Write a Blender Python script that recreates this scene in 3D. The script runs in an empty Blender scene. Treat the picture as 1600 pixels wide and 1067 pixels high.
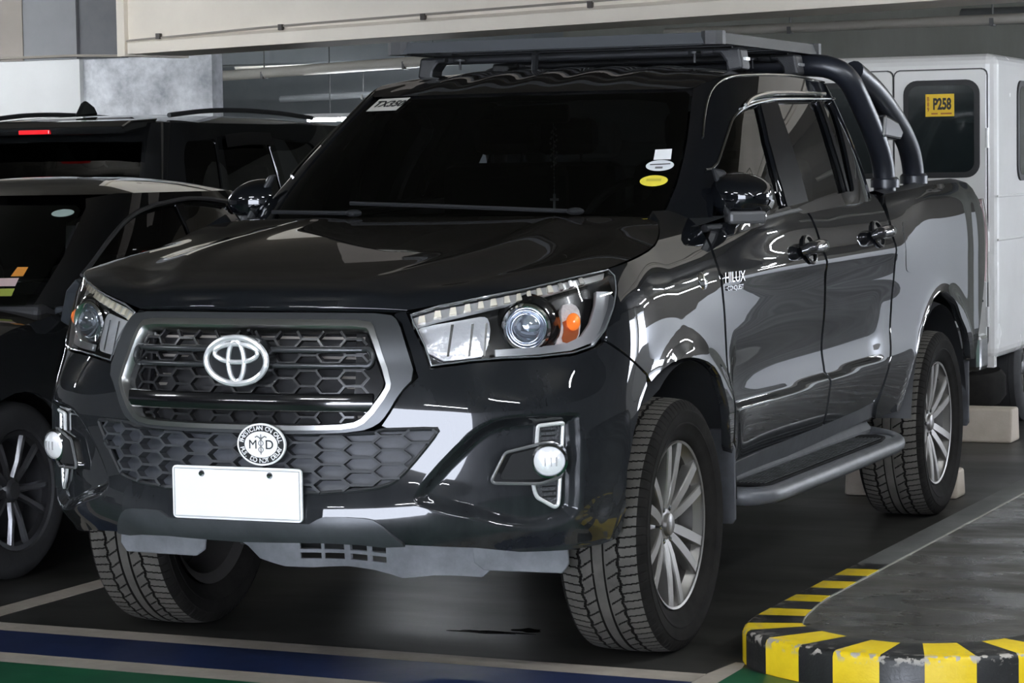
import bpy, bmesh, math, random
import numpy as np
from mathutils import Vector, Matrix
from mathutils.geometry import delaunay_2d_cdt
random.seed(7); rng=np.random.default_rng(7)
SC=bpy.context.scene; COL=SC.collection
pi=math.pi
# ------------------------------------------------------------------ camera
def cam_axes(yaw,pitch,roll):
    cy,sy,cp,sp,cr_,sr=math.cos(yaw),math.sin(yaw),math.cos(pitch),math.sin(pitch),math.cos(roll),math.sin(roll)
    f=Vector((-sy*cp,cy*cp,sp)); r=Vector((cy,sy,0)); u=r.cross(f)
    return cr_*r+sr*u, -sr*r+cr_*u, f
cd=bpy.data.cameras.new('camera'); cam=bpy.data.objects.new('camera',cd); COL.objects.link(cam)
r_,u_,f_=cam_axes(.4035,-.0661,-.0153)
cam.matrix_world=Matrix(((r_.x,u_.x,-f_.x,3.3496),(r_.y,u_.y,-f_.y,-6.9948),(r_.z,u_.z,-f_.z,1.3942),(0,0,0,1)))
cd.sensor_width=36; cd.lens=4042.12/1600*36; cd.clip_start=.1; cd.clip_end=200
SC.camera=cam
# ------------------------------------------------------------------ world and exposure
w=bpy.data.worlds.new('world'); SC.world=w; w.use_nodes=True
bg=w.node_tree.nodes['Background']; bg.inputs[0].default_value=(.80,.86,1,1); bg.inputs[1].default_value=5.0
vs=SC.view_settings; vs.view_transform='Standard'; vs.look='None'; vs.gamma=1; vs.use_curve_mapping=False; vs.exposure=2.12
# unseen ceiling lamps (x, y, turn), added to light the beam, walls and truck; daylight comes over the right-hand parapet
LAMPS=[(-3.2,-3.0,0),(-.2,-3.6,0),(3.4,-3.4,0),(-3.4,-7.5,0),(.4,-8.5,0),(4.0,-8.0,0),(3.8,1.2,1.57),(3.8,4.8,1.57),(3.6,8.6,1.57),(6.2,9.5,0),(5.0,12.2,0),(7.2,12.2,0),(-7.7,6.9,0),(-9.9,6.4,0),(-9.5,1.0,0),(-9.2,11.5,0),(3.0,-.6,0),(-5.2,3.6,0)]
# ------------------------------------------------------------------ materials
MATS={}
def nd(nt,t,**k):
    n=nt.nodes.new(t)
    for a,b in k.items(): setattr(n,a,b)
    return n
def mat(name,col,rough=.5,metal=0,coat=0,coatr=.03,spec=.5,noise=0,nscale=8,bump=0,bscale=60,emit=None,estr=0,trans=None,rnoise=0,col2=None,stretch=None):
    if name in MATS: return MATS[name]
    m=bpy.data.materials.new(name); m.use_nodes=True; nt=m.node_tree; b=nt.nodes['Principled BSDF']
    c=tuple(col)+(1,)
    b.inputs['Base Color'].default_value=c; b.inputs['Roughness'].default_value=rough; b.inputs['Metallic'].default_value=metal
    b.inputs['Specular IOR Level'].default_value=spec
    b.inputs['Coat Weight'].default_value=coat; b.inputs['Coat Roughness'].default_value=coatr
    if emit: b.inputs['Emission Color'].default_value=tuple(emit)+(1,); b.inputs['Emission Strength'].default_value=estr
    if noise or bump or rnoise or col2:
        tc=nd(nt,'ShaderNodeTexCoord'); src=tc.outputs['Object']
        if stretch:
            mp=nd(nt,'ShaderNodeMapping'); mp.inputs['Scale'].default_value=stretch; nt.links.new(src,mp.inputs['Vector']); src=mp.outputs['Vector']
        nz=nd(nt,'ShaderNodeTexNoise'); nz.inputs['Scale'].default_value=nscale; nz.inputs['Detail'].default_value=8; nz.inputs['Roughness'].default_value=.65
        nt.links.new(src,nz.inputs['Vector'])
        if noise or col2:
            rp=nd(nt,'ShaderNodeValToRGB'); rp.color_ramp.elements[0].position=.3; rp.color_ramp.elements[1].position=.72
            lo=tuple(x*(1-noise) for x in col) if col2 is None else col2
            rp.color_ramp.elements[0].color=tuple(lo)+(1,); rp.color_ramp.elements[1].color=tuple(min(1,x*(1+noise)) for x in col)+(1,)
            nt.links.new(nz.outputs['Fac'],rp.inputs['Fac']); nt.links.new(rp.outputs['Color'],b.inputs['Base Color'])
        if rnoise:
            mr=nd(nt,'ShaderNodeMapRange'); mr.inputs['From Min'].default_value=.3; mr.inputs['From Max'].default_value=.7
            mr.inputs['To Min'].default_value=max(0,rough-rnoise); mr.inputs['To Max'].default_value=min(1,rough+rnoise)
            nt.links.new(nz.outputs['Fac'],mr.inputs['Value']); nt.links.new(mr.outputs['Result'],b.inputs['Roughness'])
        if bump:
            n2=nd(nt,'ShaderNodeTexNoise'); n2.inputs['Scale'].default_value=bscale; n2.inputs['Detail'].default_value=6
            nt.links.new(src,n2.inputs['Vector'])
            bp=nd(nt,'ShaderNodeBump'); bp.inputs['Strength'].default_value=bump; bp.inputs['Distance'].default_value=.01
            nt.links.new(n2.outputs['Fac'],bp.inputs['Height']); nt.links.new(bp.outputs['Normal'],b.inputs['Normal'])
    MATS[name]=m; return m
def glass(name,tint,rough=.01,ior=1.5):
    """thin tinted pane: transparent through the tint, mirror-like by fresnel"""
    if name in MATS: return MATS[name]
    m=bpy.data.materials.new(name); m.use_nodes=True; nt=m.node_tree
    for n in list(nt.nodes):
        if n.type!='OUTPUT_MATERIAL': nt.nodes.remove(n)
    o=[n for n in nt.nodes if n.type=='OUTPUT_MATERIAL'][0]
    t=nd(nt,'ShaderNodeBsdfTransparent'); t.inputs[0].default_value=tuple(tint)+(1,)
    g=nd(nt,'ShaderNodeBsdfGlossy'); g.inputs['Roughness'].default_value=rough; g.inputs['Color'].default_value=(1,1,1,1)
    fr=nd(nt,'ShaderNodeFresnel'); fr.inputs['IOR'].default_value=ior
    mx=nd(nt,'ShaderNodeMixShader'); nt.links.new(fr.outputs[0],mx.inputs[0]); nt.links.new(t.outputs[0],mx.inputs[1]); nt.links.new(g.outputs[0],mx.inputs[2])
    nt.links.new(mx.outputs[0],o.inputs['Surface']); MATS[name]=m; return m
def paint(name,col,dust=(.20,.21,.22),zlo=.45,zhi=1.15,amt=.14,coatr=.015,top_tint=.09):
    """clear-coated car paint with road dust that thins out upward"""
    if name in MATS: return MATS[name]
    m=bpy.data.materials.new(name); m.use_nodes=True; nt=m.node_tree; b=nt.nodes['Principled BSDF']
    b.inputs['Specular IOR Level'].default_value=0; b.inputs['Coat Weight'].default_value=1; b.inputs['Coat Roughness'].default_value=coatr; b.inputs['Roughness'].default_value=.35
    tc=nd(nt,'ShaderNodeTexCoord'); geo=nd(nt,'ShaderNodeNewGeometry'); sp=nd(nt,'ShaderNodeSeparateXYZ'); nt.links.new(geo.outputs['Position'],sp.inputs[0])
    mr=nd(nt,'ShaderNodeMapRange'); mr.inputs['From Min'].default_value=zlo; mr.inputs['From Max'].default_value=zhi; mr.inputs['To Min'].default_value=1; mr.inputs['To Max'].default_value=.06
    nt.links.new(sp.outputs['Z'],mr.inputs['Value'])
    mp=nd(nt,'ShaderNodeMapping'); mp.inputs['Scale'].default_value=(9,9,2.2); nt.links.new(geo.outputs['Position'],mp.inputs['Vector'])
    nz=nd(nt,'ShaderNodeTexNoise'); nz.inputs['Scale'].default_value=1.6; nz.inputs['Detail'].default_value=9; nz.inputs['Roughness'].default_value=.6; nt.links.new(mp.outputs[0],nz.inputs['Vector'])
    m2=nd(nt,'ShaderNodeMapRange'); m2.inputs['From Min'].default_value=.25; m2.inputs['From Max'].default_value=.8; m2.inputs['To Min'].default_value=.35*amt; m2.inputs['To Max'].default_value=amt
    nt.links.new(nz.outputs['Fac'],m2.inputs['Value'])
    mu=nd(nt,'ShaderNodeMath',operation='MULTIPLY'); nt.links.new(mr.outputs[0],mu.inputs[0]); nt.links.new(m2.outputs[0],mu.inputs[1])
    mc=nd(nt,'ShaderNodeMix',data_type='RGBA'); mc.inputs['A'].default_value=tuple(col)+(1,); mc.inputs['B'].default_value=tuple(dust)+(1,)
    nt.links.new(mu.outputs[0],mc.inputs['Factor'])
    sn=nd(nt,'ShaderNodeSeparateXYZ'); nt.links.new(geo.outputs['Normal'],sn.inputs[0])   # brown dust tint on upward faces, standing in for the ceiling's reflection
    pw=nd(nt,'ShaderNodeMapRange'); pw.inputs['From Min'].default_value=.75; pw.inputs['From Max'].default_value=1; pw.inputs['To Min'].default_value=0; pw.inputs['To Max'].default_value=top_tint; nt.links.new(sn.outputs['Z'],pw.inputs['Value'])
    m3=nd(nt,'ShaderNodeMix',data_type='RGBA'); m3.inputs['B'].default_value=(.20,.165,.125,1); nt.links.new(pw.outputs[0],m3.inputs['Factor']); nt.links.new(mc.outputs['Result'],m3.inputs['A']); nt.links.new(m3.outputs['Result'],b.inputs['Base Color'])
    ca=nd(nt,'ShaderNodeMath',operation='MULTIPLY_ADD'); ca.inputs[1].default_value=.16; ca.inputs[2].default_value=coatr
    nt.links.new(mu.outputs[0],ca.inputs[0]); nt.links.new(ca.outputs[0],b.inputs['Coat Roughness'])
    MATS[name]=m; return m
PAINT=paint('black_clearcoat_paint',(.003,.0036,.005))
PLAS=mat('black_textured_plastic',(.018,.019,.021),.45,bump=.15,bscale=300)
PLASD=mat('dusty_black_plastic',(.034,.036,.040),.6,noise=.4,nscale=14)
GLOSSB=mat('gloss_black_plastic',(.006,.006,.007),.12,coat=1)
GUN=mat('gunmetal_grille_paint',(.075,.078,.082),.34,metal=.6)
SILV=mat('satin_silver_trim',(.42,.42,.41),.3,metal=1)
CHROME=mat('chrome',(.85,.85,.86),.06,metal=1)
DCHROME=mat('dark_chrome',(.35,.36,.38),.1,metal=1)
RUB=mat('tyre_rubber',(.0115,.0105,.0095),.9,spec=.12,noise=.4,nscale=14)
RIMM=mat('machined_grey_alloy',(.25,.24,.225),.42,metal=.8)
RIMD=mat('dark_alloy_barrel',(.09,.085,.08),.5,metal=.6)
SKID=mat('dusty_grey_skid_plate',(.20,.205,.215),.6,noise=.3,nscale=9)
WHITE=mat('white_plate',(.86,.86,.86),.35)
MATTE=mat('matte_black',(.008,.008,.009),.8)
INTR=mat('dark_cabin_trim',(.030,.030,.032),.7)
WSG=glass('tinted_windshield_glass',(.34,.36,.38))
SIDEG=glass('dark_tinted_side_glass',(.05,.052,.055),ior=1.42)
LENS=glass('clear_lamp_lens',(.97,.97,.98))
NAVY=mat('roll_bar_powder_coat',(.012,.014,.020),.38,coat=.3,coatr=.3)
ALUG=mat('grey_powdercoat_rack',(.085,.09,.097),.42,metal=.3)
# ------------------------------------------------------------------ object helpers
def link(name,me,m=None,parent=None):
    o=bpy.data.objects.new(name,me); COL.objects.link(o)
    if m is not None and me is not None and len(me.materials)==0: me.materials.append(m)
    if parent is not None: o.parent=parent
    return o
def empty(name,loc=(0,0,0),rz=0,parent=None):
    o=bpy.data.objects.new(name,None); COL.objects.link(o); o.location=loc; o.rotation_euler=(0,0,rz); o.empty_display_size=.2
    if parent is not None: o.parent=parent
    return o
def tag(o,label=None,cat=None,group=None,kind=None):
    if label: o['label']=label
    if cat: o['category']=cat
    if group: o['group']=group
    if kind: o['kind']=kind
    return o
def mesh(name,V,F,smooth=True,normals=None):
    me=bpy.data.meshes.new(name); me.from_pydata([tuple(map(float,v)) for v in V],[],[tuple(map(int,f)) for f in F]); me.update()
    if smooth: me.polygons.foreach_set('use_smooth',[True]*len(me.polygons))
    if normals is not None: me.normals_split_custom_set_from_vertices([tuple(map(float,n)) for n in normals])
    return me
class MB:
    """collects shapes for one mesh object"""
    def __init__(s): s.V=[];s.F=[]
    def add(s,V,F):
        k=len(s.V); s.V+= [tuple(map(float,v)) for v in V]; s.F+=[tuple(int(i)+k for i in f) for f in F]; return s
    def box(s,lo,hi,M=None):
        (a,b,c),(d,e,f)=lo,hi
        V=[(a,b,c),(d,b,c),(d,e,c),(a,e,c),(a,b,f),(d,b,f),(d,e,f),(a,e,f)]
        if M is not None: V=[tuple(M@Vector(v)) for v in V]
        return s.add(V,[(0,3,2,1),(4,5,6,7),(0,1,5,4),(1,2,6,5),(2,3,7,6),(3,0,4,7)])
    def tube(s,P,r,n=10,caps=True,closed=False):
        P=np.asarray(P,float); m=len(P); r=np.broadcast_to(np.asarray(r,float),(m,))
        T=np.gradient(P,axis=0) if not closed else np.roll(P,-1,0)-np.roll(P,1,0)
        T/=np.linalg.norm(T,axis=1,keepdims=True)+1e-12
        up=np.array([0,0,1.]) if abs(T[0][2])<.9 else np.array([1.,0,0])
        N=np.cross(T[0],up); N/=np.linalg.norm(N); V=[]
        for i in range(m):
            N=N-T[i]*np.dot(N,T[i]); N/=np.linalg.norm(N)+1e-12; B=np.cross(T[i],N)
            for k in range(n):
                a=2*pi*k/n; V.append(P[i]+r[i]*(math.cos(a)*N+math.sin(a)*B))
        F=[]
        for i in range(m if closed else m-1):
            j=(i+1)%m
            for k in range(n): F.append((i*n+k,i*n+(k+1)%n,j*n+(k+1)%n,j*n+k))
        if caps and not closed: F.append(tuple(range(n))[::-1]); F.append(tuple((m-1)*n+k for k in range(n)))
        return s.add(V,F)
    def lathe(s,prof,n=48,M=None,caps=False):
        """prof (r,h) revolved about local z"""
        V=[];F=[];m=len(prof)
        for k in range(n):
            a=2*pi*k/n
            for r,h in prof: V.append((r*math.cos(a),r*math.sin(a),h))
        for k in range(n):
            j=(k+1)%n
            for i in range(m-1): F.append((k*m+i,j*m+i,j*m+i+1,k*m+i+1))
        if caps: F.append(tuple(k*m for k in range(n))[::-1]); F.append(tuple(k*m+m-1 for k in range(n)))
        if M is not None: V=[tuple(M@Vector(v)) for v in V]
        return s.add(V,F)
    def prism(s,poly,axis,a,b):
        """polygon (2D) extruded along an axis from a to b"""
        n=len(poly)
        def p(q,h): return (h,q[0],q[1]) if axis=='x' else (q[0],h,q[1]) if axis=='y' else (q[0],q[1],h)
        V=[p(q,a) for q in poly]+[p(q,b) for q in poly]
        return s.add(V,[tuple(range(n))[::-1],tuple(range(n,2*n))]+[(i,(i+1)%n,n+(i+1)%n,n+i) for i in range(n)])
    def sphere(s,c,r,nu=16,nv=10):
        r=np.broadcast_to(np.asarray(r,float),(3,)); V=[];F=[]
        for i in range(nv+1):
            t=pi*i/nv
            for k in range(nu): V.append((c[0]+r[0]*math.sin(t)*math.cos(2*pi*k/nu),c[1]+r[1]*math.sin(t)*math.sin(2*pi*k/nu),c[2]+r[2]*math.cos(t)))
        for i in range(nv):
            for k in range(nu): F.append((i*nu+k,(i+1)*nu+k,(i+1)*nu+(k+1)%nu,i*nu+(k+1)%nu))
        return s.add(V,F)
    def build(s,name,m,parent=None,smooth=False,bevel=0,seg=2,mirror=False):
        me=mesh(name,s.V,s.F,smooth=False)
        bm=bmesh.new(); bm.from_mesh(me)
        bmesh.ops.remove_doubles(bm,verts=bm.verts,dist=1e-6)
        if mirror:
            g=bmesh.ops.duplicate(bm,geom=bm.verts[:]+bm.edges[:]+bm.faces[:])['geom']
            for e in g:
                if isinstance(e,bmesh.types.BMVert): e.co.x*=-1
        bmesh.ops.recalc_face_normals(bm,faces=bm.faces)
        bm.to_mesh(me); bm.free()
        o=link(name,me,m,parent)
        if smooth:
            me.polygons.foreach_set('use_smooth',[True]*len(me.polygons))
            me.set_sharp_from_angle(angle=math.radians(38))
        if bevel:
            b=o.modifiers.new('bevel','BEVEL'); b.width=bevel; b.segments=seg; b.limit_method='ANGLE'; b.angle_limit=.6
        return o
def flipx(o,parent=None,name=None):
    """mirror-image copy of a mesh object (x -> -x), baked into its own mesh"""
    me=o.data.copy(); n=len(me.vertices); co=np.empty(n*3); me.vertices.foreach_get('co',co); co=co.reshape(-1,3); co[:,0]*=-1
    nrm=None
    if me.has_custom_normals:
        cn=np.empty(len(me.loops)*3); me.corner_normals.foreach_get('vector',cn); cn=cn.reshape(-1,3)
        nrm=np.zeros((n,3)); li=np.empty(len(me.loops),int); me.loops.foreach_get('vertex_index',li); nrm[li]=cn; nrm[:,0]*=-1
    me.vertices.foreach_set('co',co.ravel()); me.flip_normals()
    if nrm is not None: me.normals_split_custom_set_from_vertices([tuple(v) for v in nrm])
    me.update()
    c=bpy.data.objects.new(name or o.name.split('.')[0],me); COL.objects.link(c); c.parent=parent if parent is not None else o.parent
    for k in ('label','kind'):
        if k in o: c[k]=o[k]
    for md in o.modifiers:
        m2=c.modifiers.new(md.name,md.type)
        if md.type=='BEVEL': m2.width=md.width; m2.segments=md.segments; m2.limit_method='ANGLE'; m2.angle_limit=md.angle_limit
    return c
def mirror_tree(o,parent):
    """mirrored copy of an empty/mesh part with its children"""
    if o.type=='EMPTY':
        c=empty(o.name.split('.')[0],(-o.location.x,o.location.y,o.location.z),0,parent)
    else: c=flipx(o,parent)
    if o.type!='EMPTY': c.location=(-o.location.x,o.location.y,o.location.z)
    for ch in list(o.children): mirror_tree(ch,c)
    return c
def copy_tree(o,parent=None,loc=None):
    c=o.copy(); COL.objects.link(c); c.parent=parent
    if loc is not None: c.location=loc
    for ch in list(o.children): copy_tree(ch,c)
    return c
def chaikin(P,n=2,closed=True):
    P=np.asarray(P,float)
    for _ in range(n):
        if closed: Q=np.roll(P,-1,0); P=np.stack([.75*P+.25*Q,.25*P+.75*Q],1).reshape(-1,P.shape[1])
        else:
            A,B=P[:-1],P[1:]; R=np.stack([.75*A+.25*B,.25*A+.75*B],1).reshape(-1,P.shape[1]); P=np.concatenate([P[:1],R,P[-1:]])
    return P
def rounded(P,h=.035,n=2):
    """outline with only its corners eased"""
    return chaikin(resample(np.asarray(P,float),h),n)
def resample(P,h,closed=True):
    P=np.asarray(P,float); Q=np.concatenate([P,P[:1]]) if closed else P; out=[]
    for a,b in zip(Q[:-1],Q[1:]):
        L=np.linalg.norm(b-a); n=max(1,int(round(L/h)))
        if L<1e-7: continue
        for k in range(n): out.append(a+(b-a)*k/n)
    if not closed: out.append(Q[-1])
    return np.array(out)
def curve(P,n=60):
    """smooth open curve through points"""
    P=np.asarray(P,float); t=np.r_[0,np.cumsum(np.linalg.norm(np.diff(P,axis=0),axis=1))]
    return cr(t,P,np.linspace(0,t[-1],n))
def poly_in(poly,pts):
    return polydist(poly,pts[:,0],pts[:,1])
def nrm_of(fn,s,z,e=2e-3):
    a=fn(s+e,z)-fn(s-e,z); b=fn(s,z+e)-fn(s,z-e); n=np.cross(a,b); return n/(np.linalg.norm(n,axis=-1,keepdims=True)+1e-12)
def patch(name,fn,outline,m,parent=None,h=.02,holes=(),flange=.018,off=0,smooth=0,dense=None):
    """panel cut out of surface fn(u,v) by a 2D outline, with its edge turned inward"""
    loops=[resample(chaikin(outline,smooth) if smooth else outline,h)]+[resample(q,h) for q in holes]
    pts=np.concatenate(loops); edges=[];k=0
    for L in loops:
        n=len(L); edges+=[(k+i,k+(i+1)%n) for i in range(n)]; k+=n
    lo,hi=loops[0].min(0),loops[0].max(0)
    gu,gv=np.meshgrid(np.arange(lo[0]+h*.5,hi[0],h),np.arange(lo[1]+h*.5,hi[1],h)); G=np.stack([gu.ravel(),gv.ravel()],1)
    if len(G):
        ok=poly_in(loops[0],G)>h*.45
        for q in loops[1:]: ok&=poly_in(q,G)<-h*.45
        G=G[ok]; pts=np.concatenate([pts,G]) if len(G) else pts
    if dense is not None:   # sample rows that follow a crease outline
        for sg in (1,-1):
            Q=resample(np.asarray(dense,float),h*.7); ar=np.sum(Q[:,0]*np.roll(Q[:,1],-1)-np.roll(Q[:,0],-1)*Q[:,1]); Q=Q if ar>0 else Q[::-1]
            tq=np.roll(Q,-1,0)-np.roll(Q,1,0); nq=np.stack([-tq[:,1],tq[:,0]],1); nq/=np.linalg.norm(nq,axis=1,keepdims=True)+1e-12
            rows=[]
            for dl in (-.004,.0,.004,.008,.012,.016,.020,.024,.028,.032,.036,.040,.045):
                q2=Q+nq*dl; rows.append(q2[np.abs(polydist(dense,q2[:,0],q2[:,1])-dl)<.0008])
            rows=np.concatenate(rows)*np.array([sg,1]); keep=poly_in(loops[0],rows)>h*.4; rows=rows[keep]
            dg=polydist(dense,pts[:,0]*sg,pts[:,1]); nb=len(pts)-len(G); drop=(dg>-.010)&(dg<.050)&(np.arange(len(pts))>=nb); pts=pts[~drop]; G=G[:int((~drop[nb:]).sum())]
            pts=np.concatenate([pts,rows]); G=np.concatenate([G,rows])
    R=delaunay_2d_cdt([Vector(p) for p in pts],edges,[],0,1e-7)
    P2=np.array([tuple(v) for v in R[0]]); T=np.array([t for t in R[2]])
    c=P2[T].mean(1); ok=poly_in(loops[0],c)>0
    for q in loops[1:]: ok&=poly_in(q,c)<0
    T=T[ok]
    a=P2[T[:,1]]-P2[T[:,0]]; b=P2[T[:,2]]-P2[T[:,0]]; fl=(a[:,0]*b[:,1]-a[:,1]*b[:,0])<0; T[fl]=T[fl][:,::-1]
    N=nrm_of(fn,P2[:,0],P2[:,1]); V=fn(P2[:,0],P2[:,1])+N*off
    VV=list(V);NN=list(N);FF=[tuple(t) for t in T]
    if flange:
        for li,L in enumerate(loops):
            if li==0:
                ar=np.sum(L[:,0]*np.roll(L[:,1],-1)-np.roll(L[:,0],-1)*L[:,1]); L2=L if ar>0 else L[::-1]
            else:
                ar=np.sum(L[:,0]*np.roll(L[:,1],-1)-np.roll(L[:,0],-1)*L[:,1]); L2=L[::-1] if ar>0 else L
            n=len(L2); Nb=nrm_of(fn,L2[:,0],L2[:,1]); A=fn(L2[:,0],L2[:,1])+Nb*off; B=A-Nb*flange
            tg=np.roll(A,-1,0)-np.roll(A,1,0); o=np.cross(tg,Nb); o/=np.linalg.norm(o,axis=1,keepdims=True)+1e-12
            k=len(VV); VV+=list(A)+list(B); NN+=list((o+Nb*.8)/np.linalg.norm(o+Nb*.8,axis=1,keepdims=True))+list(o)
            FF+=[(k+(i+1)%n,k+i,k+n+i,k+n+(i+1)%n) for i in range(n)]
    me=mesh(name,VV,FF,True,NN)
    return link(name,me,m,parent)
def grid(name,P,m,parent=None,closeu=False,mirror=False):
    """P (nu,nv,3) -> smooth quad sheet"""
    P=np.asarray(P,float); nu,nv=P.shape[:2]; V=P.reshape(-1,3); F=[]
    for i in range(nu if closeu else nu-1):
        j=(i+1)%nu
        for k in range(nv-1): F.append((i*nv+k,j*nv+k,j*nv+k+1,i*nv+k+1))
    return link(name,mesh(name,V,F),m,parent)
def letters(name,body,size,m,parent,M,ext=.002,align='CENTER',sx=1.0,shear=0,bold=0):
    cu=bpy.data.curves.new(name,'FONT'); cu.body=body; cu.size=size; cu.extrude=ext; cu.align_x=align; cu.align_y='CENTER'; cu.shear=shear; cu.offset=bold
    o=bpy.data.objects.new(name,cu); COL.objects.link(o)
    dg=bpy.context.evaluated_depsgraph_get(); me=bpy.data.meshes.new_from_object(o.evaluated_get(dg)); bpy.data.objects.remove(o)
    me.transform(M@Matrix.Diagonal((sx,1,1,1))); me.materials.clear(); me.materials.append(m)
    return link(name,me,None,parent)
def frame3(o,xa,ya):
    """matrix with origin o, x axis xa, y axis ~ya"""
    x=Vector(xa).normalized(); y=Vector(ya); y=(y-x*y.dot(x)).normalized(); z=x.cross(y); M=Matrix.Identity(4)
    for i in range(3): M[i][0]=x[i];M[i][1]=y[i];M[i][2]=z[i];M[i][3]=o[i]
    return M
# ------------------------------------------------------------------ body surfaces

def cr(T,V,t):
    """Catmull-Rom (finite-difference Hermite) through knots T, values V[...,k] on axis 0"""
    T=np.asarray(T,float);V=np.asarray(V,float);t=np.clip(np.asarray(t,float),T[0],T[-1])
    i=np.clip(np.searchsorted(T,t,side='right')-1,0,len(T)-2)
    h=np.diff(T);dl=(V[1:]-V[:-1])/h.reshape((-1,)+(1,)*(V.ndim-1))
    m=np.empty_like(V);m[0]=dl[0];m[-1]=dl[-1]
    w=(h[1:]/(h[1:]+h[:-1])).reshape((-1,)+(1,)*(V.ndim-1))
    m[1:-1]=dl[:-1]*w+dl[1:]*(1-w)
    hh=h[i];a=((t-T[i])/hh)
    sh=a.shape+(1,)*(V.ndim-1);a_=a.reshape(sh);h_=hh.reshape(sh)
    return (2*a_**3-3*a_**2+1)*V[i]+(a_**3-2*a_**2+a_)*h_*m[i]+(-2*a_**3+3*a_**2)*V[i+1]+(a_**3-a_**2)*h_*m[i+1]
def sstep(a,b,t):
    t=np.clip((t-a)/(b-a),0,1);return t*t*(3-2*t)
PLAN=np.array([(-.25,-.953),(0,-.97),(.25,-.953),(.50,-.868),(.66,-.79),(.775,-.70),(.848,-.59),(.885,-.46),(.898,-.30),(.902,0),(.90,.40),(.90,.9),(.90,1.6),(.90,2.3),(.902,2.8),(.905,3.1),(.90,3.6),(.88,3.95),(.83,4.15),(.72,4.24),(.40,4.27),(0,4.28)])
PS=np.r_[0,np.cumsum(np.hypot(*np.diff(PLAN,axis=0).T))];PS-=PS[1]
ZL=np.array([.40,.47,.53,.60,.70,.80,.90,1.0,1.08,1.15,1.22,1.28,1.34])
_c=[-.02,.04,.042,.022,.006,0,-.015,-.045,-.12,-.24,-.36,-.46,-.56]
_k=[-.06,-.01,0,0,0,-.008,-.05,-.082,-.112,-.155,-.24,-.34,-.44]
_f=[-.06,-.04,-.02,-.01,0,0,-.002,-.012,-.030,-.062,-.115,-.195,-.30]
_d=[-.08,-.055,-.035,-.015,0,-.012,-.014,-.007,-.002,-.012,-.03,-.058,-.10]
_b=[-.06,-.04,-.025,-.012,0,0,0,0,0,-.004,-.012,-.025,-.06]
def _mix(a,b,k):return [x*(1-k)+y*k for x,y in zip(a,b)]
DT=np.array([_c,_c,_c,_mix(_c,_k,.35),_mix(_c,_k,.8),_k,_mix(_k,_f,.3),_mix(_k,_f,.75),_f,_f,_mix(_f,_d,.35),_d,_d,_d,_b,_b,_b,_b,_b,_b,_b,_b])
RECESS=[]   # list of (polygon Nx2 in (s,z), depth, width)
def polydist(poly,s,z):
    """signed distance, positive inside"""
    p=np.asarray(poly);q=np.roll(p,-1,0);s=np.asarray(s,float);z=np.asarray(z,float)
    best=np.full(s.shape,1e9);ins=np.zeros(s.shape,bool)
    for (x0,y0),(x1,y1) in zip(p,q):
        dx,dy=x1-x0,y1-y0;t=np.clip(((s-x0)*dx+(z-y0)*dy)/(dx*dx+dy*dy+1e-12),0,1)
        best=np.minimum(best,np.hypot(s-x0-t*dx,z-y0-t*dy))
        if y0!=y1:
            c=((y0>z)!=(y1>z))&(s<dx*(z-y0)/dy+x0);ins^=c
    return np.where(ins,best,-best)
WR=.385
def shell(s,z,feat=True):
    s,z=np.broadcast_arrays(np.asarray(s,float),np.asarray(z,float))
    p=cr(PS,PLAN,s);e=1e-3
    t=cr(PS,PLAN,s+e)-cr(PS,PLAN,s-e);t/=np.linalg.norm(t,axis=-1,keepdims=True)+1e-12
    n=np.stack([t[...,1],-t[...,0]],-1)
    prof=cr(ZL,DT.T,z)           # (...,stations)
    # interpolate along s per point
    T=PS;i=np.clip(np.searchsorted(T,s,side='right')-1,0,len(T)-2)
    g=lambda k:np.take_along_axis(prof,np.clip(k,0,len(T)-1)[...,None],-1)[...,0]
    h=(T[i+1]-T[i]);a=np.clip((s-T[i])/h,0,1)
    p0,p1,p2,p3=g(i-1),g(i),g(i+1),g(i+2)
    hm=np.where(i>0,T[i]-T[np.maximum(i-1,0)],h);hp=np.where(i<len(T)-2,T[np.minimum(i+2,len(T)-1)]-T[i+1],h)
    m1=(p2-p0)/(h+hm);m2=(p3-p1)/(h+hp)
    d=(2*a**3-3*a**2+1)*p1+(a**3-2*a**2+a)*h*m1+(-2*a**3+3*a**2)*p2+(a**3-a**2)*h*m2
    if feat:
        y=p[...,1]
        for yc,A,lo,hi in ((0.03,.02,.33,.72),(3.1,.035,.30,.75)):
            r=np.hypot((y-yc),(z-WR)*1.0)
            side=sstep(-.62,-.40,y) if yc==0 else 1.0
            up=sstep(.25,.6,z)
            bump=np.where(r<.47,1,np.exp(-((r-.47)/.06)**2))
            d=d+A*bump*side*up
        # door scallop
        sc=sstep(.42,.52,y)*(1-sstep(2.05,2.25,y))
        zl=.665+.02*(y-.4)
        d=d-.022*sc*sstep(zl,zl+.02,z)*(1-sstep(zl+.05,zl+.26,z))
        # upper shoulder crease
        zc=1.075+.012*y
        d=d+.008*sstep(.3,.7,y)*(1-sstep(2.3,2.6,y))*np.exp(-((z-zc)/.03)**2)
        for poly,dep,w in RECESS:
            d=d-dep*sstep(0,w,polydist(poly,s,z))
    xy=p+n*d[...,None]
    return np.concatenate([xy,z[...,None]],-1)
CB=np.array([(-.35,.352),(0,.33),(.35,.352),(.60,.40),(.675,.43),(.76,.50),(.83,.60),(.855,.8),(.86,1.2),(.86,1.8),(.855,2.2),(.82,2.33),(.70,2.37),(.40,2.385),(0,2.39)])
CT=np.array([(-.30,.96),(0,.945),(.30,.96),(.50,1.005),(.575,1.04),(.625,1.10),(.655,1.18),(.682,1.34),(.70,1.6),(.70,2.0),(.685,2.26),(.64,2.36),(.54,2.40),(.30,2.42),(0,2.425)])
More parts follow.
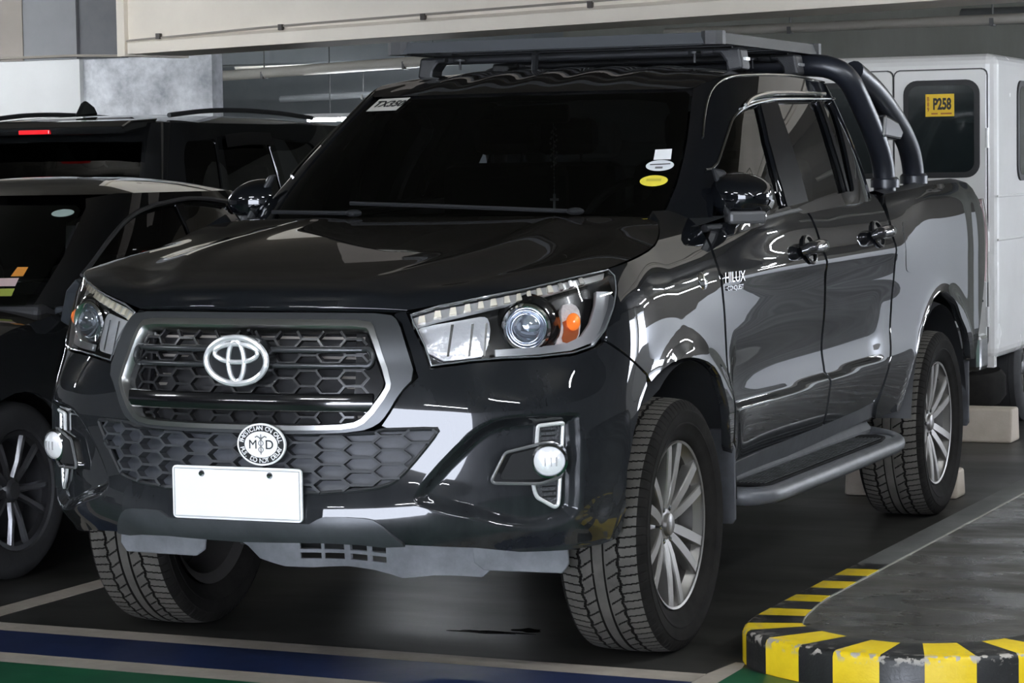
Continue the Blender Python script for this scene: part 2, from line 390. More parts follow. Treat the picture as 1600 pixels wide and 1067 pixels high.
CU=np.r_[0,np.cumsum(np.hypot(*np.diff(CB,axis=0).T))];CU-=CU[1]
CZ0,CZ1=1.25,1.68
def cab(u,z):
    u,z=np.broadcast_arrays(np.asarray(u,float),np.asarray(z,float))
    b=cr(CU,CB,u);t=cr(CU,CT,u);k=(z-CZ0)/(CZ1-CZ0)
    xy=b+(t-b)*k[...,None]
    e=1e-3;tt=cr(CU,CB,u+e)-cr(CU,CB,u-e);tt/=np.linalg.norm(tt,axis=-1,keepdims=True)+1e-12
    n=np.stack([tt[...,1],-tt[...,0]],-1)
    xy=xy+n*(.07*k*(1-k))[...,None]
    return np.concatenate([xy,z[...,None]],-1)
TR=dict(
recess=[(0.459, 0.57), (0.557, 0.678), (0.629, 0.74), (0.687, 0.769), (0.78, 0.774), (0.919, 0.772), (0.933, 0.757), (0.93, 0.552), (0.924, 0.49), (0.855, 0.461), (0.787, 0.455), (0.706, 0.467), (0.629, 0.494), (0.539, 0.517), (0.472, 0.541)],
bumper=[(0, 0.44), (0.2, 0.44), (0.38, 0.438), (0.469, 0.431), (0.628, 0.418), (0.755, 0.399), (0.922, 0.393), (1.074, 0.394), (1.155, 0.402), (1.17, 0.424), (1.113, 0.531), (1.119, 0.594), (1.153, 0.694), (1.203, 0.768), (1.252, 0.815), (1.25, 0.843), (1.163, 0.89), (1.063, 0.945), (1.041, 0.936), (1.014, 0.929), (0.938, 0.915), (0.824, 0.91), (0.722, 0.91), (0.625, 0.906), (0.512, 0.893), (0.492, 0.952), (0.468, 0.999), (0.448, 1.043), (0.424, 1.04), (0.417, 1.035), (0.439, 1.014), (0.461, 0.948), (0.483, 0.873), (0.442, 0.837), (0.409, 0.782), (0.386, 0.749), (0.401, 0.742), (0.532, 0.744), (0.538, 0.732), (0.491, 0.677), (0.432, 0.609), (0.399, 0.588), (0.328, 0.577), (0.226, 0.573), (0.2, 0.568), (0, 0.566)],
headlight=[(0.461, 1.035), (0.536, 1.056), (0.627, 1.071), (0.739, 1.087), (0.852, 1.1), (0.957, 1.115), (1.068, 1.129), (1.155, 1.138), (1.171, 1.12), (1.152, 1.084), (1.118, 1.037), (1.068, 0.979), (1.017, 0.939), (0.94, 0.924), (0.826, 0.918), (0.722, 0.918), (0.625, 0.914), (0.517, 0.903), (0.5, 0.955), (0.477, 1.002)],
fender=[(1.171, 1.141), (1.392, 1.165), (1.49, 1.176), (1.568, 1.189), (1.639, 1.209), (1.709, 1.234), (1.764, 1.257), (1.80, 1.285), (1.90, 1.285), (1.972, 1.262), (1.980, 1.225), (1.972, 1.199), (1.953, 1.13), (1.947, 1.05), (1.949, 0.95), (1.953, 0.85), (1.956, 0.75), (1.963, 0.66), (1.985, 0.585), (2.025, 0.53), (1.975, 0.565), (1.935, 0.634), (1.905, 0.698), (1.866, 0.755), (1.835, 0.794), (1.782, 0.826), (1.721, 0.846), (1.645, 0.861), (1.568, 0.87), (1.496, 0.872), (1.42, 0.866), (1.365, 0.854), (1.317, 0.84), (1.279, 0.824), (1.259, 0.848), (1.171, 0.895), (1.071, 0.95), (1.077, 0.979), (1.129, 1.037), (1.164, 1.084), (1.181, 1.12)],
front_door=[(1.991,1.199),(1.972,1.13),(1.966,1.05),(1.968,.95),(1.972,.85),(1.975,.75),(1.982,.66),(2.005,.59),(2.045,.54),(2.10,.515),(2.622,.516),(3.085,.525),(3.060,.633),(3.050,.758),(3.038,.889),(3.020,.988),(3.000,1.088),(2.982,1.141),(2.966,1.201),(2.953,1.238),(2.93,1.262),(2.66,1.253),(2.237,1.225),(2.054,1.224)],
rear_door=[(2.958,1.264),(2.978,1.24),(2.991,1.201),(3.007,1.141),(3.025,1.088),(3.045,.988),(3.063,.889),(3.075,.758),(3.085,.633),(3.111,.526),(3.524,.537),(3.700,.547),(3.755,.564),(3.790,.605),(3.825,.67),(3.870,.76),(3.905,.87),(3.922,.98),(3.925,1.08),(3.922,1.157),(3.92,1.216),(3.915,1.259),(3.905,1.29),(3.88,1.305),(3.597,1.297)],
bed=[(4.022, 1.302), (4.591, 1.327), (5.218, 1.336), (5.338, 1.329), (5.378, 1.307), (5.379, 1.283), (5.436, 1.247), (5.545, 1.204), (5.559, 1.138), (5.552, 1.07), (5.514, 0.989), (5.449, 0.91), (5.375, 0.805), (5.304, 0.701), (5.286, 0.595), (5.02, 0.613), (4.965, 0.676), (4.9, 0.742), (4.82, 0.792), (4.756, 0.844), (4.701, 0.883), (4.636, 0.909), (4.551, 0.908), (4.459, 0.885), (4.36, 0.829), (4.243, 0.723), (4.184, 0.651), (4.152, 0.585), (4.136, 0.52), (4.128, 0.479), (3.83, 0.481), (3.8, 0.53), (3.815, 0.59), (3.85, 0.66), (3.895, 0.76), (3.93, 0.87), (3.947, 0.98), (3.95, 1.08), (3.948, 1.16), (3.955, 1.22), (3.975, 1.267)],
rocker=[(2.168, 0.492), (2.632, 0.503), (3.113, 0.515), (3.536, 0.527), (3.785, 0.537), (3.861, 0.48), (3.204, 0.457), (2.701, 0.441), (2.235, 0.432)],
lip=[(0, 0.497), (0.203, 0.495), (0.223, 0.506), (0.239, 0.513), (0.294, 0.513), (0.341, 0.51), (0.362, 0.506), (0.378, 0.497), (0.409, 0.467), (0.441, 0.438), (0.386, 0.437), (0.322, 0.446), (0.223, 0.451), (0, 0.445)],
handle1=[(2.822, 1.131)],
handle2=[(3.719, 1.158)],
badge_side=[(1.971, 1.084), (2.152, 1.086), (2.157, 1.052), (1.964, 1.045)],
fuel=[(4.063, 1.201), (4.649, 1.187), (4.721, 1.07), (4.323, 0.993), (4.089, 1.044)],
fogbez=[(0.807, 0.741), (0.881, 0.747), (0.887, 0.74), (0.868, 0.523), (0.856, 0.517), (0.797, 0.548), (0.789, 0.576)],
pod=[(0.67, 0.601), (0.709, 0.671), (0.813, 0.692), (0.847, 0.691), (0.869, 0.676), (0.877, 0.642), (0.869, 0.6), (0.802, 0.584), (0.673, 0.59)],
fog=[(0.821, 0.649)],
scratch=[(2.525, 0.879), (2.595, 0.749)],
)
TC=dict(
ws=[(0, 1.25), (0.3, 1.25), (0.6, 1.25), (0.689, 1.29), (0.701, 1.363), (0.703, 1.436), (0.699, 1.513), (0.689, 1.601), (0.682, 1.652), (0.666, 1.663), (0.398, 1.661), (0.101, 1.661), (0, 1.664)],
frame=[(0.66, 1.22), (0.697, 1.289), (0.71, 1.363), (0.712, 1.436), (0.709, 1.513), (0.699, 1.601), (0.69, 1.669), (0.737, 1.687), (0.8, 1.7), (0.86, 1.712), (1.0, 1.722), (1.4, 1.725), (1.9, 1.725), (2.3, 1.718), (2.5, 1.7), (2.6, 1.66), (2.62, 1.5), (2.6, 1.28), (2.45, 1.28), (2.1, 1.27), (1.6, 1.25), (1.2, 1.225), (0.9, 1.20)],
fglass=[(0.847, 1.398), (0.86, 1.422), (0.881, 1.485), (0.915, 1.55), (0.946, 1.577), (0.998, 1.597), (1.07, 1.611), (1.163, 1.621), (1.224, 1.496), (1.305, 1.401), (1.441, 1.277), (1.245, 1.267), (0.975, 1.245), (0.862, 1.238)],
rglass=[(1.415, 1.633), (1.788, 1.64), (2.118, 1.644), (2.136, 1.488), (2.193, 1.317), (1.692, 1.292), (1.546, 1.453)],
qglass=[(2.19, 1.645), (2.36, 1.647), (2.364, 1.605), (2.331, 1.511), (2.303, 1.407), (2.294, 1.32), (2.231, 1.317), (2.194, 1.488)],
visor=[(1.005, 1.606), (1.038, 1.624), (1.104, 1.638), (1.206, 1.648), (1.364, 1.654), (1.707, 1.66), (2.237, 1.664)],
wtrim=[(0.804, 1.401), (0.837, 1.406), (0.853, 1.428), (0.874, 1.485), (0.908, 1.552), (0.937, 1.577), (0.988, 1.599), (1.064, 1.613), (1.172, 1.625), (1.359, 1.637), (1.794, 1.644), (2.49, 1.654)],
drip=[(0.771, 1.506), (0.764, 1.569), (0.768, 1.628), (0.791, 1.669), (0.847, 1.696), (0.937, 1.711), (1.036, 1.718), (1.367, 1.726), (1.958, 1.729), (2.398, 1.714)],
st_white=[(0.618, 1.469), (0.667, 1.471), (0.671, 1.438), (0.62, 1.437)],
st_oval=[(0.643, 1.419)],
st_yellow=[(0.636, 1.372)],
st_ovale=[(0.601, 1.42), (0.639, 1.438), (0.687, 1.418), (0.648, 1.399)],
st_yele=[(0.601, 1.37), (0.632, 1.393), (0.674, 1.371), (0.641, 1.35)],
mirrorbase=[(0.794, 1.399), (0.82, 1.399), (0.86, 1.248), (0.83, 1.258)],
)
# ------------------------------------------------------------------ pickup truck
TRUCK=tag(empty('pickup_truck',(0,0,-.018)),'black double-cab pickup truck with roof rack and blank white front plate','pickup truck')
RECESS.append((chaikin(TR['recess'],1),.034,.04))
def shm(s,z,off=0.):
    s=np.asarray(s,float); P=shell(np.abs(s),z); return P*np.stack([np.where(s<0,-1.,1.),np.ones_like(s),np.ones_like(s)],-1)
def sh0(s,z):
    s=np.asarray(s,float); P=shell(np.abs(s),z,False); return P*np.stack([np.where(s<0,-1.,1.),np.ones_like(s),np.ones_like(s)],-1)
def offs(fn,d):
    return lambda s,z: fn(s,z)+nrm_of(fn,np.asarray(s,float),np.asarray(z,float))*d
def both(half):
    """close a half outline that starts and ends on the centre line"""
    h=[tuple(p) for p in half]; return h+[(-a,b) for a,b in h[::-1] if a>1e-6]
def pt(fn,s,z): return np.asarray(fn(np.float64(s),np.float64(z)))
# --- body panels
patch('front_bumper',shm,both(TR['bumper']),PAINT,TRUCK,h=.012,flange=.03,dense=RECESS[0][0])
patch('bumper_lip',offs(shm,.012),both(TR['lip']),mat('satin_grey_lip',(.060,.063,.068),.35,metal=.3,noise=.2,nscale=12),TRUCK,h=.012,flange=.03)
for nm,key in (('fender','fender'),('front_door','front_door'),('rear_door','rear_door'),('bed_side','bed')):
    o=patch(nm,shm,TR[key],PAINT,TRUCK,h=.016,flange=.03); flipx(o,TRUCK)
o=patch('rocker_panel',offs(shm,-.012),TR['rocker'],PLASD,TRUCK,h=.03); flipx(o,TRUCK)
DOORS=[o for o in TRUCK.children if 'door' in o.name]
# --- hood (lofted between the centre line and its traced edge)
E_=[pt(shm,*p) for p in ((.449,1.046),(.536,1.060),(.627,1.075),(.739,1.091),(.852,1.104),(.957,1.119),(1.068,1.133),(1.155,1.142),(1.28,1.158),(1.392,1.170),(1.49,1.181),(1.568,1.194),(1.639,1.214),(1.709,1.239))]
E_=np.array(E_+[(.725,.24,1.262),(.66,.30,1.268)])
C_=np.array([(0,-.905,1.052),(0,-.885,1.098),(0,-.83,1.122),(0,-.70,1.148),(0,-.50,1.180),(0,-.25,1.214),(0,0,1.244),(0,.20,1.264),(0,.31,1.272)])
tE=np.linspace(0,1,len(E_)); tE=np.r_[0,.06,.11,.17,.23,.29,.36,.42,.51,.60,.68,.745,.81,.87,.94,1.0]
tC=np.array([0,.035,.08,.18,.35,.53,.72,.88,1.0])
def hood(v,t):
    e=cr(tE,E_,v); c=cr(tC,C_,v); x=e[...,0]*t
    y=c[...,1]+(e[...,1]-c[...,1])*(t**2.0); z=c[...,2]+(e[...,2]-c[...,2])*(.35*t**2+.65*t**5)
    z=z+(-.016*np.exp(-((t-.74)/.10)**2)+.007*np.exp(-((t-.55)/.06)**2))*sstep(.03,.2,v)*(1-sstep(.9,1,v))
    return np.stack([x,y,z],-1)
vv=np.r_[np.linspace(0,.12,22)[:-1],np.linspace(.12,1,70)]; tt=np.linspace(-1,1,121)
Vg,Tg=np.meshgrid(vv,tt,indexing='ij'); HP=hood(Vg,np.abs(Tg)); HP[...,0]*=np.sign(Tg)
lip=HP[:1].copy(); lip[...,1]+=.035; lip[...,2]-=.012
tail=HP[-1:].copy(); tail[...,1]+=.01; tail[...,2]-=.03
grid('hood',np.concatenate([lip,HP,tail])[:,::-1][::-1],PAINT,TRUCK)
# --- cab
def cabm(u,z):
    u=np.asarray(u,float); P=cab(np.abs(u),z); return P*np.stack([np.where(u<0,-1.,1.),np.ones_like(u),np.ones_like(u)],-1)
GL={k:rounded(TC[k],.03,2) for k in ('fglass','rglass','qglass')}
o=patch('cab_frame',cabm,TC['frame'],PAINT,TRUCK,h=.018,holes=list(GL.values()),flange=.02); flipx(o,TRUCK)
for k,nm in (('fglass','front_window'),('rglass','rear_window'),('qglass','quarter_window')):
    o=patch(nm,cabm,GL[k],SIDEG,TRUCK,h=.03,flange=0,off=-.012); flipx(o,TRUCK)
PIL=mat('pillar_black_film',(.006,.006,.0065),.4,spec=.02)
for q_ in ([(1.172,1.619),(1.408,1.631),(1.44,1.575),(1.55,1.45),(1.685,1.292),(1.450,1.279),(1.31,1.40),(1.225,1.50)],[(2.130,1.641),(2.182,1.642),(2.189,1.488),(2.222,1.319),(2.200,1.319),(2.145,1.488)]):
    o=patch('pillar_trim',cabm,q_,PIL,TRUCK,h=.02,flange=.003,off=.004); flipx(o,TRUCK)
WS=patch('windshield',cabm,both(TC['ws']),WSG,TRUCK,h=.025,flange=0,off=-.004)
# black ceramic border of the windshield
inner=[(0,1.28),(.55,1.28),(.625,1.32),(.648,1.36),(.652,1.44),(.645,1.52),(.632,1.60),(.615,1.628),(.5,1.640),(0,1.645)]
def ring(name,fn,outer,inner_,m,parent,off,h=.02): return patch(name,fn,outer,m,parent,h=h,holes=[np.array(inner_)],flange=0,off=off)
ring('ceramic_border',cabm,both(TC['ws']),both(inner),GLOSSB,WS,-.006)
RU=np.array([0,.4,.60,.69,.737,.80,.86,1.0,1.4,1.9,2.3,2.5,2.6,2.75,3.1,CU[-1]]); RZ=np.array([1.668,1.668,1.668,1.670,1.688,1.701,1.713,1.723,1.726,1.726,1.719,1.702,1.695,1.70,1.71,1.712])
uu=np.linspace(0,CU[-1],150); kk=np.r_[1,.985,.96,.92,np.linspace(.86,0,16)]
rim=cab(uu,np.interp(uu,RU,RZ)); cen=np.array([0,1.72])
def roofpt(k):
    xy=cen+(rim[:,:2]-cen)*k; z=rim[:,2]+(1.768-rim[:,2])*(1-k**3.2)
    z=z+.0035*np.cos(xy[:,0]*2*pi/.17)*sstep(.0,.25,1-k)*(np.abs(xy[:,0])<.51)*(1-sstep(.35,.5,np.abs(xy[:,0])))
    return np.stack([xy[:,0],xy[:,1],z],-1)
RP=np.array([roofpt(k) for k in kk]); RM=RP[:,::-1].copy(); RM[...,0]*=-1
grid('roof',np.concatenate([RP,RM[:,1:]],1)[:,::-1],PAINT,TRUCK)
# rear wall of the cab and its window
b=MB(); uu2=np.linspace(CU[-3]-.12,CU[-1],20); A=[cab(u,1.28) for u in uu2]; B_=[cab(u,1.70) for u in uu2]
PW=np.array([A,B_]); PWm=PW[:,::-1].copy(); PWm[...,0]*=-1
grid('cab_rear_wall',np.concatenate([PW,PWm[:,1:]],1),SIDEG,TRUCK)
def path3(fn,pts,n=70,off=0.,sm=1):
    q=curve(chaikin(pts,sm,False) if sm else pts,n); P=fn(q[:,0],q[:,1]); return P+nrm_of(fn,q[:,0],q[:,1])*off
BRT=mat('polished_trim',(.62,.62,.60),.15,metal=1)
for nm,key,r,of in (('rain_visor','visor',.0075,.012),('window_trim','wtrim',.0042,.004),('roof_gutter_trim','drip',.0035,.002)):
    o=MB().tube(path3(cabm,TC[key],off=of),r,8).build(nm,BRT,TRUCK,True); flipx(o,TRUCK)
belt=[(2.03,1.232),(2.237,1.232),(2.66,1.260),(2.93,1.270),(3.3,1.285),(3.6,1.300),(3.72,1.305)]
o=MB().tube(path3(shm,belt,off=-.008),.012,8).build('belt_moulding',PLAS,TRUCK,True); flipx(o,TRUCK)
# cowl between hood and windshield, shelf between doors and glass
us=np.linspace(-.92,.92,60); top=cabm(us,np.full(60,1.262)); bot=top.copy(); bot[:,1]=np.minimum(bot[:,1],.52)-.16+.0*bot[:,1]; bot[:,2]=1.235; bot[:,0]*=.985
grid('cowl_panel',np.stack([bot,top+np.array([0,.02,0])]),PLAS,TRUCK)
b=MB(); ys=np.linspace(.40,2.36,40); 
ins=cab(np.interp(ys,cr(CU,CB,np.linspace(0,2.6,200))[:,1][60:],np.linspace(0,2.6,200)[60:]),np.full(40,1.25)); outp=shell(ys+1.565,np.interp(ys,[.4,1.4,2.36],[1.215,1.255,1.285]))
ins[:,0]-=.03; outp[:,0]-=.006
o=grid('belt_shelf',np.stack([outp,ins]),PLAS,TRUCK); flipx(o,TRUCK)
# --- matte blocks behind the skin, added to stop light leaking through
b=MB(); b.box((-.66,-.62,.62),(.66,-.45,.98)); b.box((-.52,-.6,.5),(.52,2.4,1.10)); b.box((-.80,.46,.46),(.80,2.36,1.15)); b.box((-.78,2.45,.62),(.78,4.1,.70))
b.build('inner_blocker',MATTE,TRUCK)
for yc,nm in ((.035,'wheel_liner'),(3.07,'wheel_liner')):
    b=MB(); a=np.linspace(.0 if yc<1 else .1,pi-.10,30); R=.468
    P=np.array([[(x,yc+R*math.cos(t),.385+R*math.sin(t)+.015) for t in a] for x in (.50,.70,.86,.885)])
    P[-1]=[(.893,yc+(R-.012)*math.cos(t),.385+(R-.012)*math.sin(t)+.015) for t in a]
    P[...,0]-=(.14*sstep(2.1,2.6,a)*(1 if yc<1 else 0))[None,:]*(P[...,0]>.6)
    o=grid(nm,P,mat('liner_plastic',(.020,.021,.023),.6,noise=.3),TRUCK); flipx(o,TRUCK)
b=MB(); b.box((-.45,-.20,.30),(.45,.10,.5)); b.box((-.42,-.3,.38),(-.34,4.1,.5)); b.box((.34,-.3,.38),(.42,4.1,.5)); b.tube([(-.7,3.085,.385),(.7,3.085,.385)],.06,12); b.sphere((0,3.085,.37),(.16,.15,.16)); b.tube([(-.7,0,.385),(.7,0,.385)],.035,10)
b.build('chassis_frame',mat('chassis_black',(.02,.02,.02),.7,noise=.4),TRUCK,True)
# --- bed: tailgate, floor, rails, tail lamps, rear bumper
b=MB(); b.box((-.74,4.20,.72),(.74,4.25,1.28)); b.build('tailgate',PAINT,TRUCK,bevel=.012)
b=MB(); b.box((-.80,2.46,1.05),(.80,4.2,1.08)); b.box((-.80,2.44,.7),(.80,2.48,1.30)); b.build('bed_liner',PLAS,TRUCK)
ss=np.linspace(4.03,5.36,40); zt=np.interp(ss,[4.02,4.59,5.22,5.34,5.37],[1.301,1.327,1.336,1.331,1.31]); O=shell(ss,zt); I=O.copy(); I[:,0]-=.085; I[:,2]+=.004; D_=I.copy(); D_[:,2]-=.22; M_=O*.5+I*.5; M_[:,2]+=.012
o=grid('bed_rail',np.stack([O,M_,I,D_]),PLAS,TRUCK); flipx(o,TRUCK)
TL=[(5.44,1.235),(5.50,1.20),(5.56,1.14),(5.57,1.07),(5.53,.985),(5.47,.91),(5.60,.90),(5.76,.93),(5.80,1.05),(5.78,1.20),(5.70,1.26),(5.52,1.26)]
o=patch('tail_lamp',shm,TL,mat('clear_red_lamp',(.55,.42,.42),.12,coat=1),TRUCK,h=.02,off=.004); flipx(o,TRUCK)
b=MB(); b.box((-.80,4.20,.50),(.80,4.36,.66)); b.build('rear_bumper',CHROME,TRUCK,bevel=.02)
# --- upper grille
GS=offs(sh0,.026)
g_out=[(0,1.028),(.25,1.028),(.405,1.026),(.430,1.008),(.452,.945),(.474,.872),(.434,.832),(.400,.777),(.376,.752),(.33,.735),(.2,.728),(0,.727)]
g_bead=[(0,1.010),(.22,1.010),(.352,1.008),(.369,.990),(.413,.862),(.409,.834),(.353,.762),(.312,.742),(.2,.738),(0,.737)]
g_in=[(0,.996),(.22,.996),(.342,.994),(.356,.982),(.400,.860),(.396,.840),(.345,.773),(.308,.755),(.2,.751),(0,.750)]
def sub(poly,k=2): return chaikin(both(poly),1)
patch('grille_frame',GS,sub(g_out),GUN,TRUCK,h=.014,holes=[sub(g_bead)],flange=.05)
patch('grille_trim',offs(sh0,.032),sub(g_bead),SILV,TRUCK,h=.008,holes=[sub(g_in)],flange=.05,smooth=0)
patch('grille_bucket',offs(sh0,-.035),sub(g_out),MATTE,TRUCK,h=.05,flange=0)
# side cheeks inside the grille opening
ck=[(.318,.985),(.345,.985),(.392,.862),(.388,.842),(.345,.782),(.31,.80),(.318,.86)]
o=patch('grille_cheek',offs(sh0,.008),ck,GLOSSB,TRUCK,h=.02,flange=.03); flipx(o,TRUCK)
def strip(name,fn,s0,s1,z0,z1,m,off,dep,rnd=.008):
    n=60; s=np.linspace(s0,s1,n); z=[z1,z1,z1-rnd*.5,z0+rnd*.5,z0,z0]
    offv=[off-dep,off-rnd*.5,off,off,off-rnd*.5,off-dep]
    P=np.array([offs(fn,o_)(s,np.full(n,zz)) for zz,o_ in zip(z,offv)]); return grid(name,P[::-1],m,TRUCK)
for z in (.944,.903):
    strip('grille_bar',sh0,-.345,.345,z-.0075,z+.0075,mat('gloss_grey_bar',(.05,.052,.055),.25,metal=.5),.026,.03)
def ubar(sg):
    q=[(.335,.944),(.352,.944),(.360,.935),(.360,.912),(.352,.903),(.335,.903)]
    P=np.array([pt(offs(sh0,.022),a,b_) for a,b_ in curve(q,24)]); P[:,0]*=sg; return P
for sg in (1,-1): MB().tube(ubar(sg),.008,8).build('grille_bar_end',mat('gloss_grey_bar',(0,0,0)),TRUCK,True)
strip('lower_grille_bar',sh0,-.365,.365,.785,.832,GLOSSB,.030,.05,.012)
def hexmesh(name,fn,poly,w_,hp,z0,m,off,dep,th,sx0=0.):
    """honeycomb of elongated hexagons inside a polygon on the surface"""
    P=np.array(poly); b=MB(); dx=w_*.78; sl=w_*.22
    smin,smax=P[:,0].min(),P[:,0].max(); zmin,zmax=P[:,1].min(),P[:,1].max(); seg=set()
    for i in range(int((smin-sx0)/dx)-1,int((smax-sx0)/dx)+2):
        for j in range(int((zmin-z0)/hp)-1,int((zmax-z0)/hp)+2):
            cx=sx0+i*dx; cz=z0+j*hp+(hp/2 if i%2 else 0)
            hx=[(cx-w_/2,cz),(cx-w_/2+sl,cz+hp/2),(cx+w_/2-sl,cz+hp/2),(cx+w_/2,cz),(cx+w_/2-sl,cz-hp/2),(cx-w_/2+sl,cz-hp/2)]
            for k in range(6):
                a,c=hx[k],hx[(k+1)%6]; key=tuple(sorted(((round(a[0],3),round(a[1],3)),(round(c[0],3),round(c[1],3)))))
                seg.add(key)
    for a,c in seg:
        a=np.array(a);c=np.array(c); d=polydist(P,np.array([a[0],c[0],(a[0]+c[0])/2]),np.array([a[1],c[1],(a[1]+c[1])/2]))
        if d[2]<0: continue
        if d[0]<0 or d[1]<0:    # clip at the border
            for _ in range(6):
                mid=(a+c)/2
                if d[0]<0: 
                    if polydist(P,np.array([a[0]]),np.array([a[1]]))[0]<0: a=a+(c-a)*.15
                if d[1]<0:
                    if polydist(P,np.array([c[0]]),np.array([c[1]]))[0]<0: c=c+(a-c)*.15
        t=c-a; t/=np.linalg.norm(t)+1e-9; n=np.array([-t[1],t[0]])*th/2; a=a-t*th*.3; c=c+t*th*.3
        q=np.array([a+n,c+n,c-n,a-n]); N=nrm_of(fn,q[:,0],q[:,1]); S=fn(q[:,0],q[:,1])
        b.add(np.concatenate([S+N*off,S+N*(off-dep)]),[(0,3,2,1),(0,1,5,4),(1,2,6,5),(2,3,7,6),(3,0,4,7)])
    o=b.build(name,m,TRUCK); return o
MESHM=mat('grille_mesh_plastic',(.012,.012,.013),.3)
hexmesh('grille_mesh',sh0,both([(0,.992),(.33,.990),(.34,.978),(.375,.862),(.372,.842),(.33,.79),(.30,.758),(0,.756)]),.080,.040,.972,MESHM,.012,.016,.006)
lg=[(0,.722),(.36,.728),(.385,.738),(.402,.738),(.528,.740),(.533,.732),(.489,.677),(.430,.611),(.397,.592),(.327,.581),(.2,.572),(0,.570)]
patch('lower_grille_bucket',offs(sh0,-.016),both([(a*1.0,b_) for a,b_ in lg]),mat('dusty_grille_plate',(.040,.043,.050),.5,noise=.5,nscale=7),TRUCK,h=.06,flange=0)
hexmesh('lower_grille_mesh',sh0,both(lg),.100,.037,.648,PLASD,.012,.028,.0065,.02)
lgc=chaikin(both(lg),1); P=shm(lgc[:,0],lgc[:,1])+nrm_of(shm,lgc[:,0],lgc[:,1])*.002
MB().tube(P,.006,6,closed=True).build('lower_grille_surround',PLAS,TRUCK,True)
# blank lower grille cells that are closed plates
for x0,x1 in ((-.49,-.22),(.20,.50)):
    q=[(s,z) for s,z in resample(np.array([(x0,.60),(x1,.60),(x1,.725),(x0,.725)]),.03)]
    q=[p for p in q]
    poly=np.array(both(lg)); 
    a=np.array([(x0,.725),(x1,.725),(x1*.98 if x1>0 else x1,.60),(x0*.98,.60)])
# radiator fins seen through the grille
b=MB()
for k in range(9): b.box((-.33,-.905,.765+k*.026),(.33,-.90,.772+k*.026))
b.build('radiator_fins',mat('radiator_aluminium',(.22,.20,.18),.5,metal=.7),TRUCK)
# badge
BC=Vector((0,-1.005,.921)); 
def ell(rx,rz,n=48): return [(rx*math.cos(2*pi*k/n),rz*math.sin(2*pi*k/n)) for k in range(n)]
BG=empty('badge',(0,0,0),0,TRUCK)
b=MB(); b.lathe([(0,.0),(.088,.0),(.094,-.006),(.094,-.05)],48,Matrix.Translation(BC)@Matrix.Rotation(pi/2,4,'X')@Matrix.Diagonal((1.02,.70,1,1))); b.build('badge_base',mat('badge_black',(.02,.021,.023),.25,coat=.6),BG,True)
def ering(cx,cz,rx,rz,tw,n=64): return [(BC.x+cx+rx*math.cos(2*pi*k/n),BC.y-.003,BC.z+cz+rz*math.sin(2*pi*k/n)) for k in range(n)]
b=MB(); b.tube(ering(0,0,.090,.061,0),.0085,8,closed=True); b.tube(ering(0,.020,.064,.024,0),.0068,8,closed=True); b.tube(ering(0,-.002,.0235,.053,0),.0068,8,closed=True); b.build('badge_emblem',mat('emblem_silver',(.82,.82,.83),.22,metal=.55),BG,True)
# doctor emblem disc
MD=empty('round_emblem',(0,0,0),0,TRUCK); MC=Vector((.078,-1.022,.702))
def disc(name,m,parent,C,rx,rz,y0,y1,n=48):
    b=MB(); b.prism(ell(rx,rz,n),'y',y0,y1); b.V=[(v[0]+C.x,v[1]+C.y,v[2]+C.z) for v in b.V]; return b.build(name,m,parent)
INK=mat('black_ink',(.01,.01,.01),.5)
disc('emblem_disc',WHITE,MD,MC,.072,.056,-.001,.006); disc('emblem_ring',INK,MD,MC,.067,.051,-.0018,.0); disc('emblem_face',WHITE,MD,MC,.049,.035,-.0026,.0)
for k,(tx,up) in enumerate((('PHYSICIAN ON CALL',1),('PLS. DO NOT DELAY',0))):
    n=len(tx)
    for i,ch in enumerate(tx):
        if ch==' ': continue
        a=(pi*.93-(pi*.86)*(i/(n-1))) if up else (pi*1.08+pi*.84*(i/(n-1)))
        p=MC+Vector((.058*math.cos(a),-.0024,.043*math.sin(a))); up_=Vector((math.cos(a),0,math.sin(a))); up_=up_ if up else -up_
        xr=Vector((up_.z,0,-up_.x)); letters('emblem_letter',ch,.0165,WHITE,MD,frame3(p,xr,up_),.0004,bold=.0003)
letters('emblem_letter','M',.034,INK,MD,frame3(MC+Vector((-.024,-.003,-.001)),(1,0,0),(0,0,1)),.0004); letters('emblem_letter','D',.034,INK,MD,frame3(MC+Vector((.025,-.003,-.001)),(1,0,0),(0,0,1)),.0004,bold=.0003)
b=MB(); c=MC; b.box((c.x-.0012,c.y-.0036,c.z-.026),(c.x+.0012,c.y-.002,c.z+.027))
for sg in (1,-1):
    b.tube([(c.x+sg*.007*math.sin(t),c.y-.003,c.z-.022+.0055*t) for t in np.linspace(0,7,26)],.0011,5); b.tube([(c.x,c.y-.003,c.z+.016),(c.x+sg*.012,c.y-.003,c.z+.022),(c.x+sg*.017,c.y-.003,c.z+.019)],.0018,5)
b.build('caduceus',mat('grey_ink',(.15,.15,.15),.5),MD)
